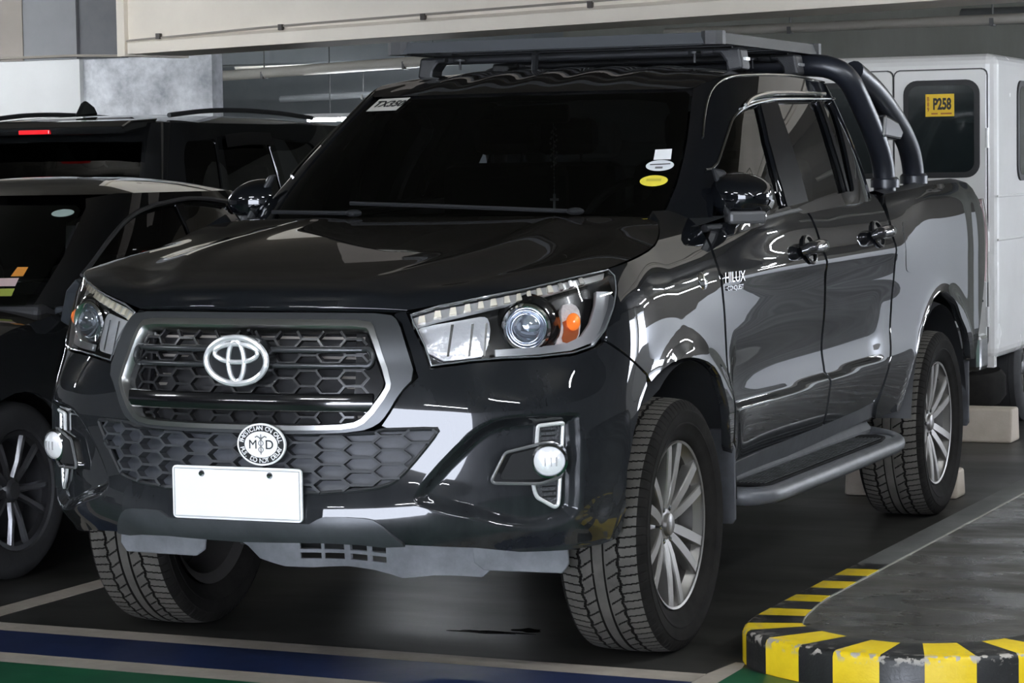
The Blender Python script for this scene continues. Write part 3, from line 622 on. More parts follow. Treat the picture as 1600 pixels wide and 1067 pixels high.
# licence plate (blank)
PLT=MB(); PLT.prism([(cx+.012*math.cos(a_),cz+.012*math.sin(a_)) for cx,cz,a0 in ((.183,.628,0),(-.183,.628,pi/2),(-.183,.510,pi),(.183,.510,1.5*pi)) for a_ in np.linspace(a0,a0+pi/2,5)],'y',-1.022,-1.014); PL=PLT.build('license_plate',WHITE,TRUCK,bevel=.0015)
b=MB(); q=[(-.188,.505),(.188,.505),(.188,.633),(-.188,.633)]
b.tube([(x,-1.0225,z) for x,z in resample(np.array(q),.02)],.0016,5,closed=True); b.build('plate_rim',mat('plate_rim_grey',(.5,.5,.5),.4),PL)
for x in (-.105,.10): MB().lathe([(0,.006),(.006,.005),(.009,.0)],14,Matrix.Translation((x,-1.022,.620))@Matrix.Rotation(pi/2,4,'X')).build('bolt',DCHROME,PL,True)
MB().box((-.17,-1.014,.51),(.17,-.95,.63)).build('plate_bracket',MATTE,TRUCK)
# --- headlights
HLT=np.array(TR['headlight'])
def hpoly(k,dz=0): 
    c=HLT.mean(0); return c+(HLT-c)*k
H=empty('headlight',(0,0,0),0,TRUCK)
patch('lamp_housing',offs(sh0,-.06),hpoly(1.02),mat('lamp_black_bezel',(.012,.012,.013),.25,coat=.5),H,h=.03,flange=0)
# side walls of the bucket
L=resample(HLT,.02); A=sh0(L[:,0],L[:,1])-nrm_of(sh0,L[:,0],L[:,1])*.004; B2=sh0(L[:,0],L[:,1])-nrm_of(sh0,L[:,0],L[:,1])*.065
grid('lamp_wall',np.concatenate([np.stack([A,B2],1),np.stack([A,B2],1)[:1]]),DCHROME,H)
patch('reflector',offs(sh0,-.034),[(.472,1.005),(.496,1.020),(.62,1.035),(.672,1.040),(.690,1.030),(.694,.992),(.671,.932),(.636,.926),(.525,.918)],mat('lamp_reflector_silver',(.90,.91,.92),.18,metal=.55,bump=1.0,bscale=14),H,h=.012,flange=.02,smooth=1)
b=MB()
for s0 in (.56,.62,.665):
    b.add(np.concatenate([offs(sh0,-.030)(np.array([s0,s0+.006,s0+.02,s0+.012]),np.array([.93,.93,1.02,1.02]))]),[(0,1,2,3)])
b.build('reflector_flute',mat('flute_chrome',(.6,.6,.6),.2,metal=1),H)['kind']='stuff'
led0=[(.47,1.012),(.536,1.030),(.627,1.046),(.739,1.062),(.852,1.077),(.957,1.094),(1.068,1.110),(1.135,1.119),(1.15,1.132),(1.155,1.136),(1.068,1.126),(.957,1.112),(.852,1.097),(.739,1.084),(.627,1.068),(.536,1.053),(.463,1.032)]
patch('light_strip',offs(sh0,-.016),led0,mat('strip_silver',(.62,.62,.60),.3,metal=.5),H,h=.012,flange=.02)
for k in range(14):
    s=.492+k*.042; z=np.interp(s,[.47,.536,.627,.739,.852,.957,1.068],[1.020,1.040,1.056,1.072,1.087,1.103,1.118])
    q_=offs(sh0,-.010)(np.array([s-.011,s+.011,s+.008,s-.008]),np.array([z-.010,z-.008,z+.011,z+.009])); n_=nrm_of(sh0,np.float64(s),np.float64(z)); MB().add(np.concatenate([q_+n_*.003,q_-n_*.012]),[(0,1,2,3),(0,4,5,1),(1,5,6,2),(2,6,7,3),(3,7,4,0)]).build('led_cell',mat('led_lens',(.92,.86,.70),.15,coat=1) if k<11 else mat('led_clear',(.8,.8,.8),.1,metal=.8),H,False,.002)
def lampface(s,z,off): 
    P=pt(offs(sh0,off),s,z); return P
pc=lampface(.806,1.000,-.026); PD=Vector((.30,-.93,-.05)).normalized(); Mx=Matrix.Translation(pc)@PD.to_track_quat('Z','Y').to_matrix().to_4x4()
MB().lathe([(.043,-.03),(.063,-.012),(.066,.004),(.060,.009),(.050,.004),(.042,-.01)],40,Mx).build('projector_ring',CHROME,H,True)
MB().lathe([(.090,-.035),(.082,-.016),(.070,-.006),(.066,-.02)],40,Mx).build('projector_shroud',GLOSSB,H,True)
b=MB(); b.lathe([(.044,-.012)]+[(.044*math.cos(t),-.004+.030*math.sin(t)) for t in np.linspace(0,pi/2,10)],32,Mx); b.build('projector_lens',mat('projector_glass',(.55,.62,.72),.03,metal=.75,coat=1),H,True)
patch('indicator',offs(sh0,-.028),[(.946,1.056),(.984,1.063),(1.012,1.049),(1.012,1.013),(.99,.962),(.951,.943),(.910,.948),(.905,.957),(.936,1.0)],mat('indicator_ribbed',(.72,.70,.68),.2,metal=.3,bump=.6,bscale=90),H,h=.012,flange=.02,smooth=1)
b=MB(); b.sphere(lampface(.972,1.008,-.016),(.020,.016,.024)); b.build('indicator_bulb',mat('amber_bulb',(.75,.16,.03),.15,coat=1,emit=(1,.25,.03),estr=.15),H,True)
patch('indicator_amber',offs(sh0,-.024),[(.938,1.017),(1.002,1.009),(.985,.965),(.948,.952),(.922,.960),(.940,.991)],mat('amber_reflector',(.62,.17,.06),.2,metal=.6),H,h=.012,flange=.004,smooth=1)
patch('lamp_surround',offs(sh0,-.022),[(1.165,1.085),(1.140,1.042),(1.085,.988),(1.032,.949),(.955,.934),(.843,.929),(.700,.926),(.700,.944),(.845,.948),(.935,.952),(.998,.969),(1.040,1.003),(1.072,1.047),(1.092,1.088)],mat('lamp_satin_trim',(.52,.53,.54),.3,metal=.55),H,h=.012,flange=.012)
patch('lens',sh0,HLT,LENS,H,h=.02,flange=0,off=.001)
lc=resample(HLT,.015); P=sh0(lc[:,0],lc[:,1]); MB().tube(P,.0025,6,closed=True).build('lens_edge',mat('lens_edge_clear',(.10,.105,.11),.25,coat=.5),H,True)
mirror_tree(H,TRUCK)
# --- fog lamps
Fg=empty('fog_lamp',(0,0,0),0,TRUCK)
fb=np.array(TR['fogbez']); FS=offs(shm,.004)
fbc=rounded(fb,.02,2); fin=fb.mean(0)+(fb-fb.mean(0))*np.array([.62,.86]); fin=chaikin(fin,2)
patch('bezel_panel',offs(shm,.0),fbc,mat('fog_bezel_texture',(.06,.062,.066),.5,bump=.8,bscale=160),Fg,h=.012,flange=.0,off=.002)
MB().tube(offs(shm,.007)(fbc[:,0],fbc[:,1]),.0055,8,closed=True).build('bezel_trim',mat('bright_satin_trim',(.70,.70,.69),.3,metal=.3),Fg,True)
b=MB()
for z0 in np.linspace(.545,.72,14):
    if .585<z0<.69: continue
    b.add(offs(shm,.008)(np.array([.815,.86,.86,.815]),np.array([z0,z0,z0+.004,z0+.004])),[(0,1,2,3)])
o=b.build('bezel_louvre',mat('louvre_black',(.012,.012,.013),.3),Fg); o['kind']='stuff'
pd=rounded(TR['pod'],.02,2); 
patch('lamp_pod',offs(shm,.020),pd,GLOSSB,Fg,h=.012,flange=.05)
pdp=FSP=offs(shm,.024)(pd[:,0],pd[:,1]); MB().tube(pdp,.0045,6,closed=True).build('pod_rim',mat('pod_rim_plastic',(.22,.22,.225),.22,metal=.5),Fg,True)
pin=np.array(TR['pod']).mean(0)+(pd-np.array(TR['pod']).mean(0))*.8
patch('pod_pocket',offs(shm,.0215),pin,MATTE,Fg,h=.02,flange=0)
fc=pt(offs(shm,.030),.828,.645); MF=Matrix.Translation(fc)@Vector((.35,-.93,-.02)).normalized().to_track_quat('Z','Y').to_matrix().to_4x4()
MB().lathe([(.052,-.03),(.050,.006),(.043,.010),(.040,.0)],32,MF@Matrix.Diagonal((1,.92,1,1))).build('lamp_ring',DCHROME,Fg,True)
MB().lathe([(.0415*math.cos(t),.004+.016*math.sin(t)) for t in np.linspace(0,pi/2,9)],32,MF@Matrix.Diagonal((1,.92,1,1))).build('lamp_lens',mat('lit_fog_lens',(.86,.87,.90),.14,metal=.45,coat=1,emit=(.93,.96,1),estr=.06,bump=.5,bscale=40),Fg,True)
b=MB()
for x in (-.012,.004,.018): b.box((x,-.012,.017),(x+.004,.012,.0215),MF)
b.build('lamp_baffle',mat('baffle_grey',(.3,.3,.3),.4),Fg)
mirror_tree(Fg,TRUCK)
# --- small trim on the wing and doors
def onshell(s,z,off): return pt(offs(shm,off),s,z)
Mb=lambda s,z,off: frame3(onshell(s,z,off),pt(shm,s+.01,z)-pt(shm,s-.01,z),(0,0,1))
o=letters('model_lettering','HILUX',.046,CHROME,TRUCK,Mb(2.062,1.077,.003),.002,sx=1.25); o=letters('model_lettering','CONQUEST',.020,CHROME,TRUCK,Mb(2.062,1.046,.003),.002,sx=1.3)
for s,z in ((2.835,1.135),(3.735,1.160)):
    D_=empty('door_handle',(0,0,0),0,TRUCK)
    P=[onshell(s+d,z+e,of) for d,e,of in ((-.095,-.004,.004),(-.085,-.002,.026),(-.04,.0,.040),(.02,.001,.042),(.065,.002,.034),(.092,.003,.006))]
    MB().tube(curve(P,30),np.interp(np.linspace(0,1,30),[0,.12,.5,.88,1],[.015,.021,.024,.021,.015]),12).build('handle_bar',mat('black_chrome',(.05,.05,.055),.07,metal=.6,coat=1),D_,True)
    c=onshell(s-.005,z,-.001); n=Vector(nrm_of(shm,np.float64(s),np.float64(z))); Mh=Matrix.Translation(c)@n.to_track_quat('Z','Y').to_matrix().to_4x4()
    el=[(.060*math.cos(t)+s-.005,.044*math.sin(t)+z) for t in np.linspace(0,2*pi,32,endpoint=False)]
    patch('handle_cup',offs(shm,.003),el,GLOSSB,D_,h=.02,flange=.004)
    P2=offs(shm,.005)(np.array([p[0] for p in el]),np.array([p[1] for p in el])); MB().tube(P2,.006,6,closed=True).build('cup_rim',mat('black_chrome',(0,0,0)),D_,True)
    mirror_tree(D_,TRUCK)
o=MB().lathe([(0,.008),(.018,.006),(.026,.0),(.027,-.004)],20,Matrix.Translation(onshell(1.80,1.078,.002))@Vector((1,-.1,.3)).to_track_quat('Z','Y').to_matrix().to_4x4()).build('side_marker',CHROME,TRUCK,True); flipx(o,TRUCK)
fu=[(4.09,1.175),(4.10,1.20),(4.30,1.205),(4.34,1.19),(4.35,1.04),(4.33,1.005),(4.13,1.0),(4.09,1.03)]
o=patch('fuel_door',shm,fu,PAINT,TRUCK,h=.02,flange=.002,off=.0015,smooth=2)
# --- mirrors
Mi=empty('side_mirror',(0,0,0),0,TRUCK)
b=MB(); b.add([(.760,.66,1.410),(.790,.70,1.405),(.845,.70,1.262),(.825,.60,1.255),(.775,.64,1.412),(.808,.67,1.400),(.868,.66,1.270),(.845,.58,1.262)],[(0,1,2,3),(4,7,6,5),(0,4,5,1),(1,5,6,2),(2,6,7,3),(3,7,4,0)]); b.build('mirror_base',PLAS,Mi,bevel=.008)
md=np.array([.80,.60,0.]); mn=np.array([.60,-.80,0.])   # along the mirror, and out of its shell
b=MB(); c0=np.array([.835,.628,0]); V=[tuple(c0+md*a+mn*t_+np.array([0,0,z])) for z in (1.236,1.276) for a,t_ in ((-.02,.055),(.10,.055),(.105,.0),(-.02,-.02))]; b.add(V,[(0,1,2,3),(7,6,5,4),(0,4,5,1),(1,5,6,2),(2,6,7,3),(3,7,4,0)]); b.build('mirror_arm',mat('grey_black_plastic',(.06,.06,.062),.4),Mi,bevel=.010)
MCc=np.array([.868,.676,1.318])
def mcap(u,v):
    k=np.sin(np.clip(v,0,1)*pi/2)**.5; sq=.72
    cx,cz=np.cos(u),np.sin(u); ex=np.sign(cx)*np.abs(cx)**sq; ez=np.sign(cz)*np.abs(cz)**sq
    a=.104*ex*k; h=.078*ez*k*(1-.22*(ex>0)*ex); t_=.085-.125*v-.012*ex*k
    return MCc+md*a[...,None]+mn*t_[...,None]+np.stack([0*h,0*h,h],-1)
Ug,Vg2=np.meshgrid(np.linspace(0,2*pi,49),np.r_[np.linspace(0.001,.3,10),np.linspace(.36,1,10)],indexing='ij')
grid('mirror_cap',mcap(Ug,Vg2)[::-1],PAINT,Mi)
Pm=mcap(np.linspace(0,2*pi,49)[:-1],np.ones(48)); b=MB(); b.add(list(Pm)+[tuple(Pm.mean(0)+mn*.012)],[(i,(i+1)%48,48) for i in range(48)]); b.build('mirror_glass',DCHROME,Mi)
Pb=np.array([mcap(np.linspace(-.62,-.12,10),np.full(10,v))+mn*.002+md*.003 for v in np.linspace(.25,.97,8)]); grid('mirror_indicator',Pb.transpose(1,0,2)[::-1],mat('indicator_clear',(.75,.75,.76),.15,metal=.7),Mi)
mirror_tree(Mi,TRUCK)
# --- wheels
def tire_mesh():
    n=1000; R=.3675
    xs=np.linspace(-.112,.112,93)
    side=[(-.095,.243),(-.108,.252),(-.118,.272),(-.1265,.290),(-.1285,.292),(-.1290,.295),(-.1278,.297),(-.1308,.306),(-.1320,.322),(-.1335,.327),(-.1335,.330),(-.1312,.332),(-.1285,.342),(-.121,.354)]
    pr=[(x,r,0) for x,r in side]+[(x,R-.0065*(abs(x)/.112)**3,1) for x in xs]+[(-x,r,0) for x,r in side[::-1]]
    m=len(pr); X=np.array([q[0] for q in pr]); Rr=np.array([q[1] for q in pr]); T=np.array([q[2] for q in pr])
    a=2*pi*np.arange(n)/n; PH=(a*56/(2*pi))[:,None]; AX=np.abs(X)[None]; XX=X[None]
    tri=np.abs(((PH*1.0)%1)*2-1); g=np.zeros((n,m))
    g=np.where(np.abs(AX-.017)<.0026,.007,g); g=np.where(np.abs(AX-.058-.006*(tri-.5))<.0030,.007,g)
    f=(PH+XX*16)%1; g=np.where((AX>.021)&(AX<.055)&(f<.06),.004,g)
    f=(PH*1.5+XX*XX*30+(.3*(XX>0)))%1; g=np.where((AX>.063)&(f<.085),.0045,g)
    g=g*T[None]; f2=(PH*1.5+.112*.112*30+(.3*(XX>0)))%1
    g=np.where((T[None]==0)&(Rr[None]>.34)&(f2<.14),.004,g)
    RR=Rr[None]-g
    V=np.stack([np.broadcast_to(XX,(n,m)),RR*np.cos(a)[:,None],RR*np.sin(a)[:,None]],-1).reshape(-1,3)
    F=[(k*m+i,k*m+i+1,((k+1)%n)*m+i+1,((k+1)%n)*m+i) for k in range(n) for i in range(m-1)]
    me=mesh('tire',V,F,True); me.set_sharp_from_angle(angle=math.radians(30))
    me.materials.append(RUB); me.materials.append(mat('dusty_tread_rubber',(.080,.074,.064),.85,noise=.3,nscale=11))
    rad=np.hypot(np.array(V)[:,1],np.array(V)[:,2]); xx=np.abs(np.array(V)[:,0]); Fa=np.array(F)
    top=(rad[Fa].min(1)>R-.0072)&(xx[Fa].max(1)<.1125); drop=rad[Fa].max(1)-rad[Fa].min(1)
    me.polygons.foreach_set('material_index',(top&(drop<.004)).astype(int).tolist()); return me
TIRE=tire_mesh()
def rimx(prof,n=64):
    V=[];F=[];m=len(prof)
    for k in range(n):
        a=2*pi*k/n
        for r,x in prof: V.append((x,r*math.cos(a),r*math.sin(a)))
    for k in range(n):
        for i in range(m-1): F.append((k*m+i,((k+1)%n)*m+i,((k+1)%n)*m+i+1,k*m+i+1))
    return V,F
def add_wheel(name,x,y,sgn):
    Wh=empty(name,(x*sgn,y,.385),0 if sgn>0 else pi,TRUCK)
    o=link('tire',TIRE,None,Wh)
    return Wh
RIMPARTS=[]
def build_rim():
    b=MB(); b.add(*rimx([(.236,.104),(.243,.107),(.244,.100),(.234,.088),(.222,.075)])); rim_o=b.build('rim',RIMM,None,True)
    b=MB(); b.add(*rimx([(.223,.076),(.216,.02),(.212,-.09),(.235,-.105),(.243,-.11)])); bar_o=b.build('rim_barrel',RIMD,None,True)
    b=MB(); b.add(*rimx([(.215,.03),(.15,-.02),(.0,-.03)])); b.add(*rimx([(.14,-.015),(.14,-.01),(.0,.0)])); disc_o=b.build('brake_disc',RIMD,None,True)
    b=MB(); N=6
    for k in range(N):
        a0=2*pi*k/N+pi/2
        for sg in (-1,1):
            # prong from hub to rim
            r0,r1=.045,.238; w0,w1=.017,.017; o0,o1=.012*sg,.042*sg
            def pp(r,o,x): return (x,r*math.cos(a0)-o*math.sin(a0),r*math.sin(a0)+o*math.cos(a0))
            st=[(.036,.010,.022,.070),(.09,.019,.027,.084),(.15,.029,.0275,.094),(.205,.039,.0265,.100),(.236,.045,.027,.102)]
            V=[];F=[]
            for r,o,wd,x in st:
                for d,xx in ((-wd*.62,x-.004),(-wd*.52,x),(wd*.52,x),(wd*.62,x-.004),(wd*.50,x-.036),(-wd*.50,x-.036)): V.append(pp(r,o*sg+d,xx))
            for i in range(len(st)-1):
                for j in range(6): F.append((i*6+j,i*6+(j+1)%6,(i+1)*6+(j+1)%6,(i+1)*6+j))
            b.add(V,F)
    spoke_o=b.build('spokes',RIMM,None,True)
    b=MB(); b.add(*rimx([(.0,.088),(.026,.088),(.032,.084),(.034,.072)],24)); b.add(*rimx([(.034,.074),(.056,.070),(.062,.055),(.07,.04)],32)); hub_o=b.build('hub_cap',mat('hub_grey',(.25,.24,.23),.35,metal=.8),None,True)
    b=MB()
    for k in range(6):
        a=2*pi*k/6; b.lathe([(.009,.0),(.009,.016),(.006,.019),(0,.019)],8,Matrix.Translation((.058,.052*math.cos(a),.052*math.sin(a)))@Matrix.Rotation(pi/2,4,'Y'))
    nut_o=b.build('lug_nuts',DCHROME,None,True)
    return [rim_o,bar_o,disc_o,spoke_o,hub_o,nut_o]
RIMPARTS=build_rim()
first=True
for nm,x,y,sg in (('front_wheel',.7675,0,1),('rear_wheel',.772,3.085,1),('front_wheel',.7675,0,-1),('rear_wheel',.772,3.085,-1)):
    Wh=add_wheel(nm,x,y,sg)
    for r in RIMPARTS:
        if first: r.parent=Wh
        else:
            c=r.copy(); COL.objects.link(c); c.parent=Wh
    first=False
# --- mud flaps, step boards, skid plate, deflectors
o=MB().prism([(.70,.335),(.895,.33),(.905,.345),(.905,.56),(.88,.62),(.70,.62)],'y',.435,.447).build('mud_flap',PLASD,TRUCK,bevel=.003); flipx(o,TRUCK)
o=MB().prism([(.70,.335),(.895,.33),(.905,.345),(.905,.60),(.70,.62)],'y',3.52,3.532).build('mud_flap',PLASD,TRUCK,bevel=.003); flipx(o,TRUCK)
SB=empty('side_step',(0,0,0),0,TRUCK)
STM=mat('dusty_grey_step',(.085,.088,.095),.40,noise=.3,nscale=10)
ep=curve(chaikin([(.86,.52,.405),(.93,.53,.403),(.972,.60,.402),(.975,.8,.402),(.975,1.95,.402),(.972,2.10,.402),(.945,2.21,.404),(.89,2.27,.410),(.80,2.30,.42)],2,False),70)
MB().tube(ep,.029,14).build('edge_bar',STM,SB,True)
b=MB(); q_=[(.80,.53),(.92,.535),(.965,.60),(.965,2.08),(.93,2.20),(.87,2.26),(.80,2.28)]; b.prism(q_,'z',.400,.424); b.build('step_board',STM,SB,bevel=.004)
b=MB(); b.prism([(.825,.58),(.935,.60),(.948,.66),(.948,1.98),(.93,2.10),(.88,2.16),(.825,2.12)],'z',.422,.432); b.build('tread_pad',mat('tread_rubber',(.006,.006,.0065),.8,spec=.1,noise=.9,nscale=22),SB,bevel=.003)
for k in range(8): MB().box((.836+k*.0135,.64,.431),(.8405+k*.0135,2.02,.4345)).build('tread_rib',mat('tread_rib_grey',(.035,.036,.038),.7,spec=.2,noise=.9,nscale=18),SB)
b=MB(); b.prism([(.77,.52),(.83,.440),(.83,.42),(.77,.43)],'y',.5,2.28); b.build('step_flange',PLASD,SB)
b=MB(); b.box((.50,.7,.36),(.84,.76,.40)); b.box((.50,1.9,.36),(.84,1.96,.40)); b.build('step_bracket',MATTE,SB)
mirror_tree(SB,TRUCK)
def skidf(u,v):
    u=np.asarray(u,float);v=np.asarray(v,float); z=v
    y=-.36+.10*(.40-z)+.02*np.cos(u*16+.5)*sstep(.40,.33,z)+.03*np.abs(u)
    return np.stack([u,y,z],-1)
sko=[(-.41,.345),(-.35,.318),(-.305,.285),(-.215,.268),(-.13,.266),(-.03,.272),(.07,.268),(.13,.260),(.165,.251),(.255,.260),(.395,.258),(.425,.282),(.43,.36),(.43,.45),(-.41,.45)]
patch('skid_plate',skidf,sko,SKID,TRUCK,h=.02,holes=[np.array([(x0,z0),(x0+.060,z0),(x0+.060,z0+.018),(x0,z0+.018)]) for x0 in (-.165,-.095,-.015,.055) for z0 in (.292,.320)],flange=.012)
o=MB().prism([(.42,.42),(.71,.42),(.715,.33),(.695,.303),(.46,.300),(.43,.32)],'y',-.452,-.440).build('air_deflector',SKID,TRUCK,bevel=.004); flipx(o,TRUCK)
b=MB(); b.box((-.60,-.74,.45),(.60,-.47,.48)); b.build('bumper_underside',PLAS,TRUCK)
# --- roof rack
RK=empty('roof_rack',(0,0,0),0,TRUCK); z0,z1=1.823,1.861; X=.612; Y0,Y1=1.215,2.40
for nm,q,ax,a,c_ in (('front_beam',[(Y0,z0),(Y0+.05,z0+.004),(Y0+.05,z1),(Y0+.015,z1)],'x',-X+.03,X-.06),('rear_beam',[(Y1,z0),(Y1-.05,z0+.004),(Y1-.05,z1),(Y1-.015,z1)],'x',-X+.03,X-.03)): MB().prism(q,ax,a,c_).build(nm,ALUG,RK)
for sg in (1,-1): MB().prism([(sg*X,z0),(sg*(X-.05),z0+.004),(sg*(X-.05),z1),(sg*(X-.012),z1)],'y',Y0+.05,Y1-.03).build('side_beam',ALUG,RK)
for sx in (1,-1):
    for y,a in ((Y0,1),(Y1,-1)):
        q=chaikin([(sx*(X+.004),y-a*.004+a*.0),(sx*(X-.07),y-a*.004),(sx*(X-.07),y+a*.05),(sx*(X-.05),y+a*.06),(sx*(X+.004),y+a*.06)],1)
        MB().prism([tuple(p) for p in q],'z',z0-.003,z1+.004).build('corner_cap',mat('rack_cap_black',(.03,.03,.032),.5),RK)
for k in range(7): MB().box((-X+.05,Y0+.12+k*.155,z1-.022),(X-.05,Y0+.19+k*.155,z1-.006)).build('rack_slat',ALUG,RK)
for y in (1.50,2.15):
    MB().tube([(-.56,y,1.808),(.56,y,1.808)],.017,10).build('crossbar',PLAS,RK,True)
    for sg in (1,-1):
        b=MB(); b.prism([(sg*.50,1.818),(sg*.60,1.818),(sg*.612,1.745),(sg*.555,1.735),(sg*.550,1.77),(sg*.530,1.797),(sg*.50,1.80)],'y',y-.045,y+.045); b.build('rack_leg',PLAS,RK,bevel=.01)
        MB().lathe([(.004,-.03),(.004,0),(.022,.0),(.022,.008),(.006,.012)],12,Matrix.Translation((sg*.44,y-.05,1.80))).build('clamp_knob',PLAS,RK,True)
        MB().box((sg*.606-.003,y-.022,1.775),(sg*.606+.010,y+.022,1.785)).build('leg_badge',SILV,RK)
MB().tube([(-.10,1.33,1.815),(-.12,1.37,1.765)],.012,8).build('antenna_base',PLAS,RK,True)
# --- roll bar
RB=empty('roll_bar',(0,0,0),0,TRUCK); RBM=NAVY
hoop=[(.80,2.60,1.30),(.80,2.58,1.40),(.785,2.49,1.48),(.765,2.30,1.62),(.745,2.16,1.70),(.70,2.08,1.745),(.62,2.05,1.765),(0,2.05,1.77)]
hp=curve(chaikin(hoop,1,False),50)
hoop=[(.795,2.62,1.30),(.795,2.60,1.42),(.78,2.52,1.53),(.755,2.40,1.66),(.735,2.33,1.735),(.68,2.30,1.775),(.58,2.30,1.785),(0,2.30,1.785)]
hp=curve(chaikin(hoop,1,False),50)
full=np.concatenate([hp,hp[::-1][1:]*np.array([-1,1,1])]); MB().tube(full,.042,14).build('main_hoop',RBM,RB,True)
lg2=[(.795,3.06,1.32),(.795,3.05,1.40),(.793,2.98,1.49),(.785,2.78,1.60),(.765,2.56,1.70),(.735,2.40,1.76)]
o=MB().tube(curve(chaikin(lg2,1,False),30),.042,14).build('rear_stay',RBM,RB,True); flipx(o,RB)
o=MB().lathe([(.055,0),(.055,.03),(.046,.04)],18,Matrix.Translation((.795,3.06,1.335)),caps=True).build('stay_foot',RBM,RB,True); flipx(o,RB)
o=MB().lathe([(.055,0),(.055,.03),(.046,.04)],18,Matrix.Translation((.795,2.62,1.325)),caps=True).build('stay_foot',RBM,RB,True); flipx(o,RB)
o=MB().prism([(2.50,1.515),(2.74,1.505),(2.78,1.535),(2.70,1.575),(2.52,1.60)],'x',.77,.83).build('light_bracket',mat('bracket_chrome',(.28,.28,.29),.2,metal=1),RB,bevel=.01); flipx(o,RB)
# --- wipers
for pts in ([(.45,.30,1.285),(.10,.315,1.30),(-.35,.38,1.315)],[(-.30,.30,1.285),(-.62,.36,1.29)]):
    b=MB(); b.tube(curve(pts,14),.007,6); b.sphere(pts[0],(.03,.02,.012),10,6); b.build('wiper',PLAS,TRUCK,True)
# --- cabin
MB().prism([(.50,1.18),(.62,1.255),(.95,1.24),(1.0,1.10),(.98,.95),(.50,.95)],'x',-.72,.72).build('dashboard',INTR,TRUCK,bevel=.02)
def seat(x,y):
    S=empty('seat',(x,y,0),0,TRUCK)
    MB().box((-.25,-.25,.85),(.25,.25,1.0)).build('seat_cushion',INTR,S,bevel=.05)
    b=MB(); b.box((-.24,.20,.95),(.24,.33,1.44)); b.build('seat_back',INTR,S,bevel=.05)
    b=MB(); b.box((-.13,.24,1.47),(.13,.33,1.61)); b.build('head_restraint',INTR,S,bevel=.04)
    b=MB(); b.tube([(-.06,.28,1.42),(-.06,.28,1.49)],.006,6); b.tube([(.06,.28,1.42),(.06,.28,1.49)],.006,6); b.build('restraint_post',DCHROME,S,True)
for x in (-.37,.37): seat(x,1.42)
for x in (-.37,.37): seat(x,2.0)
MB().tube([(.37+.18*math.cos(t),1.02+.06*math.sin(t),1.20+.17*math.sin(t)) for t in np.linspace(0,2*pi,36,endpoint=False)],.015,8,closed=True).build('steering_wheel',INTR,TRUCK,True)
MB().box((-.14,1.03,1.565),(.14,1.06,1.63)).build('rear_view_mirror',INTR,TRUCK,bevel=.015)
b=MB(); b.box((-.76,.5,.60),(.76,2.34,.9)); b.build('cabin_floor',MATTE,TRUCK)
grid('headliner',np.concatenate([RP,RM[:,1:]],1)*np.array([.97,1,1])+np.array([0,0,-.03]),INTR,TRUCK)
# --- windshield stickers
def sticker(name,poly,m,off=.001,sm=0): return patch(name,cabm,poly,m,WS,h=.02,flange=0,off=off,smooth=sm)
sticker('white_sticker',TC['st_white'],WHITE)
for key,m,nm in (('st_oval',mat('sticker_white',(.72,.74,.75),.4),'oval_sticker'),('st_yellow',mat('sticker_yellow',(.78,.66,.07),.4),'yellow_sticker')):
    u,z=TC[key][0]; sticker(nm,[(u+.042*math.cos(t),z+.0170*math.sin(t)) for t in np.linspace(0,2*pi,28,endpoint=False)],m)
u,z=TC['st_oval'][0]; sticker('sticker_print',[(u-.030,z+.001),(u+.030,z+.003),(u+.030,z+.006),(u-.030,z+.004)],INK,.0018); sticker('sticker_print',[(u-.012,z-.004),(u+.010,z-.004),(u+.010,z-.010),(u-.012,z-.010)],mat('grey_ink',(0,0,0)),.0018)
u,z=TC['st_yellow'][0]; sticker('sticker_print',[(u-.022,z+.006),(u+.022,z+.006),(u+.022,z-.002),(u-.022,z-.002)],mat('ochre_ink',(.55,.45,.05),.5),.0018)

sticker('tx_sticker',[(-.646,1.617),(-.493,1.617),(-.472,1.661),(-.634,1.659)],mat('sticker_cream',(.62,.60,.54),.5),.002)
_c=pt(offs(cabm,.0035),-.560,1.639); letters('sticker_lettering','TX350',.050,INK,WS,frame3(_c,pt(cabm,-.55,1.64)-pt(cabm,-.57,1.64),pt(cabm,-.56,1.65)-pt(cabm,-.56,1.63)),.0004,sx=.95,shear=.25,bold=.0010)
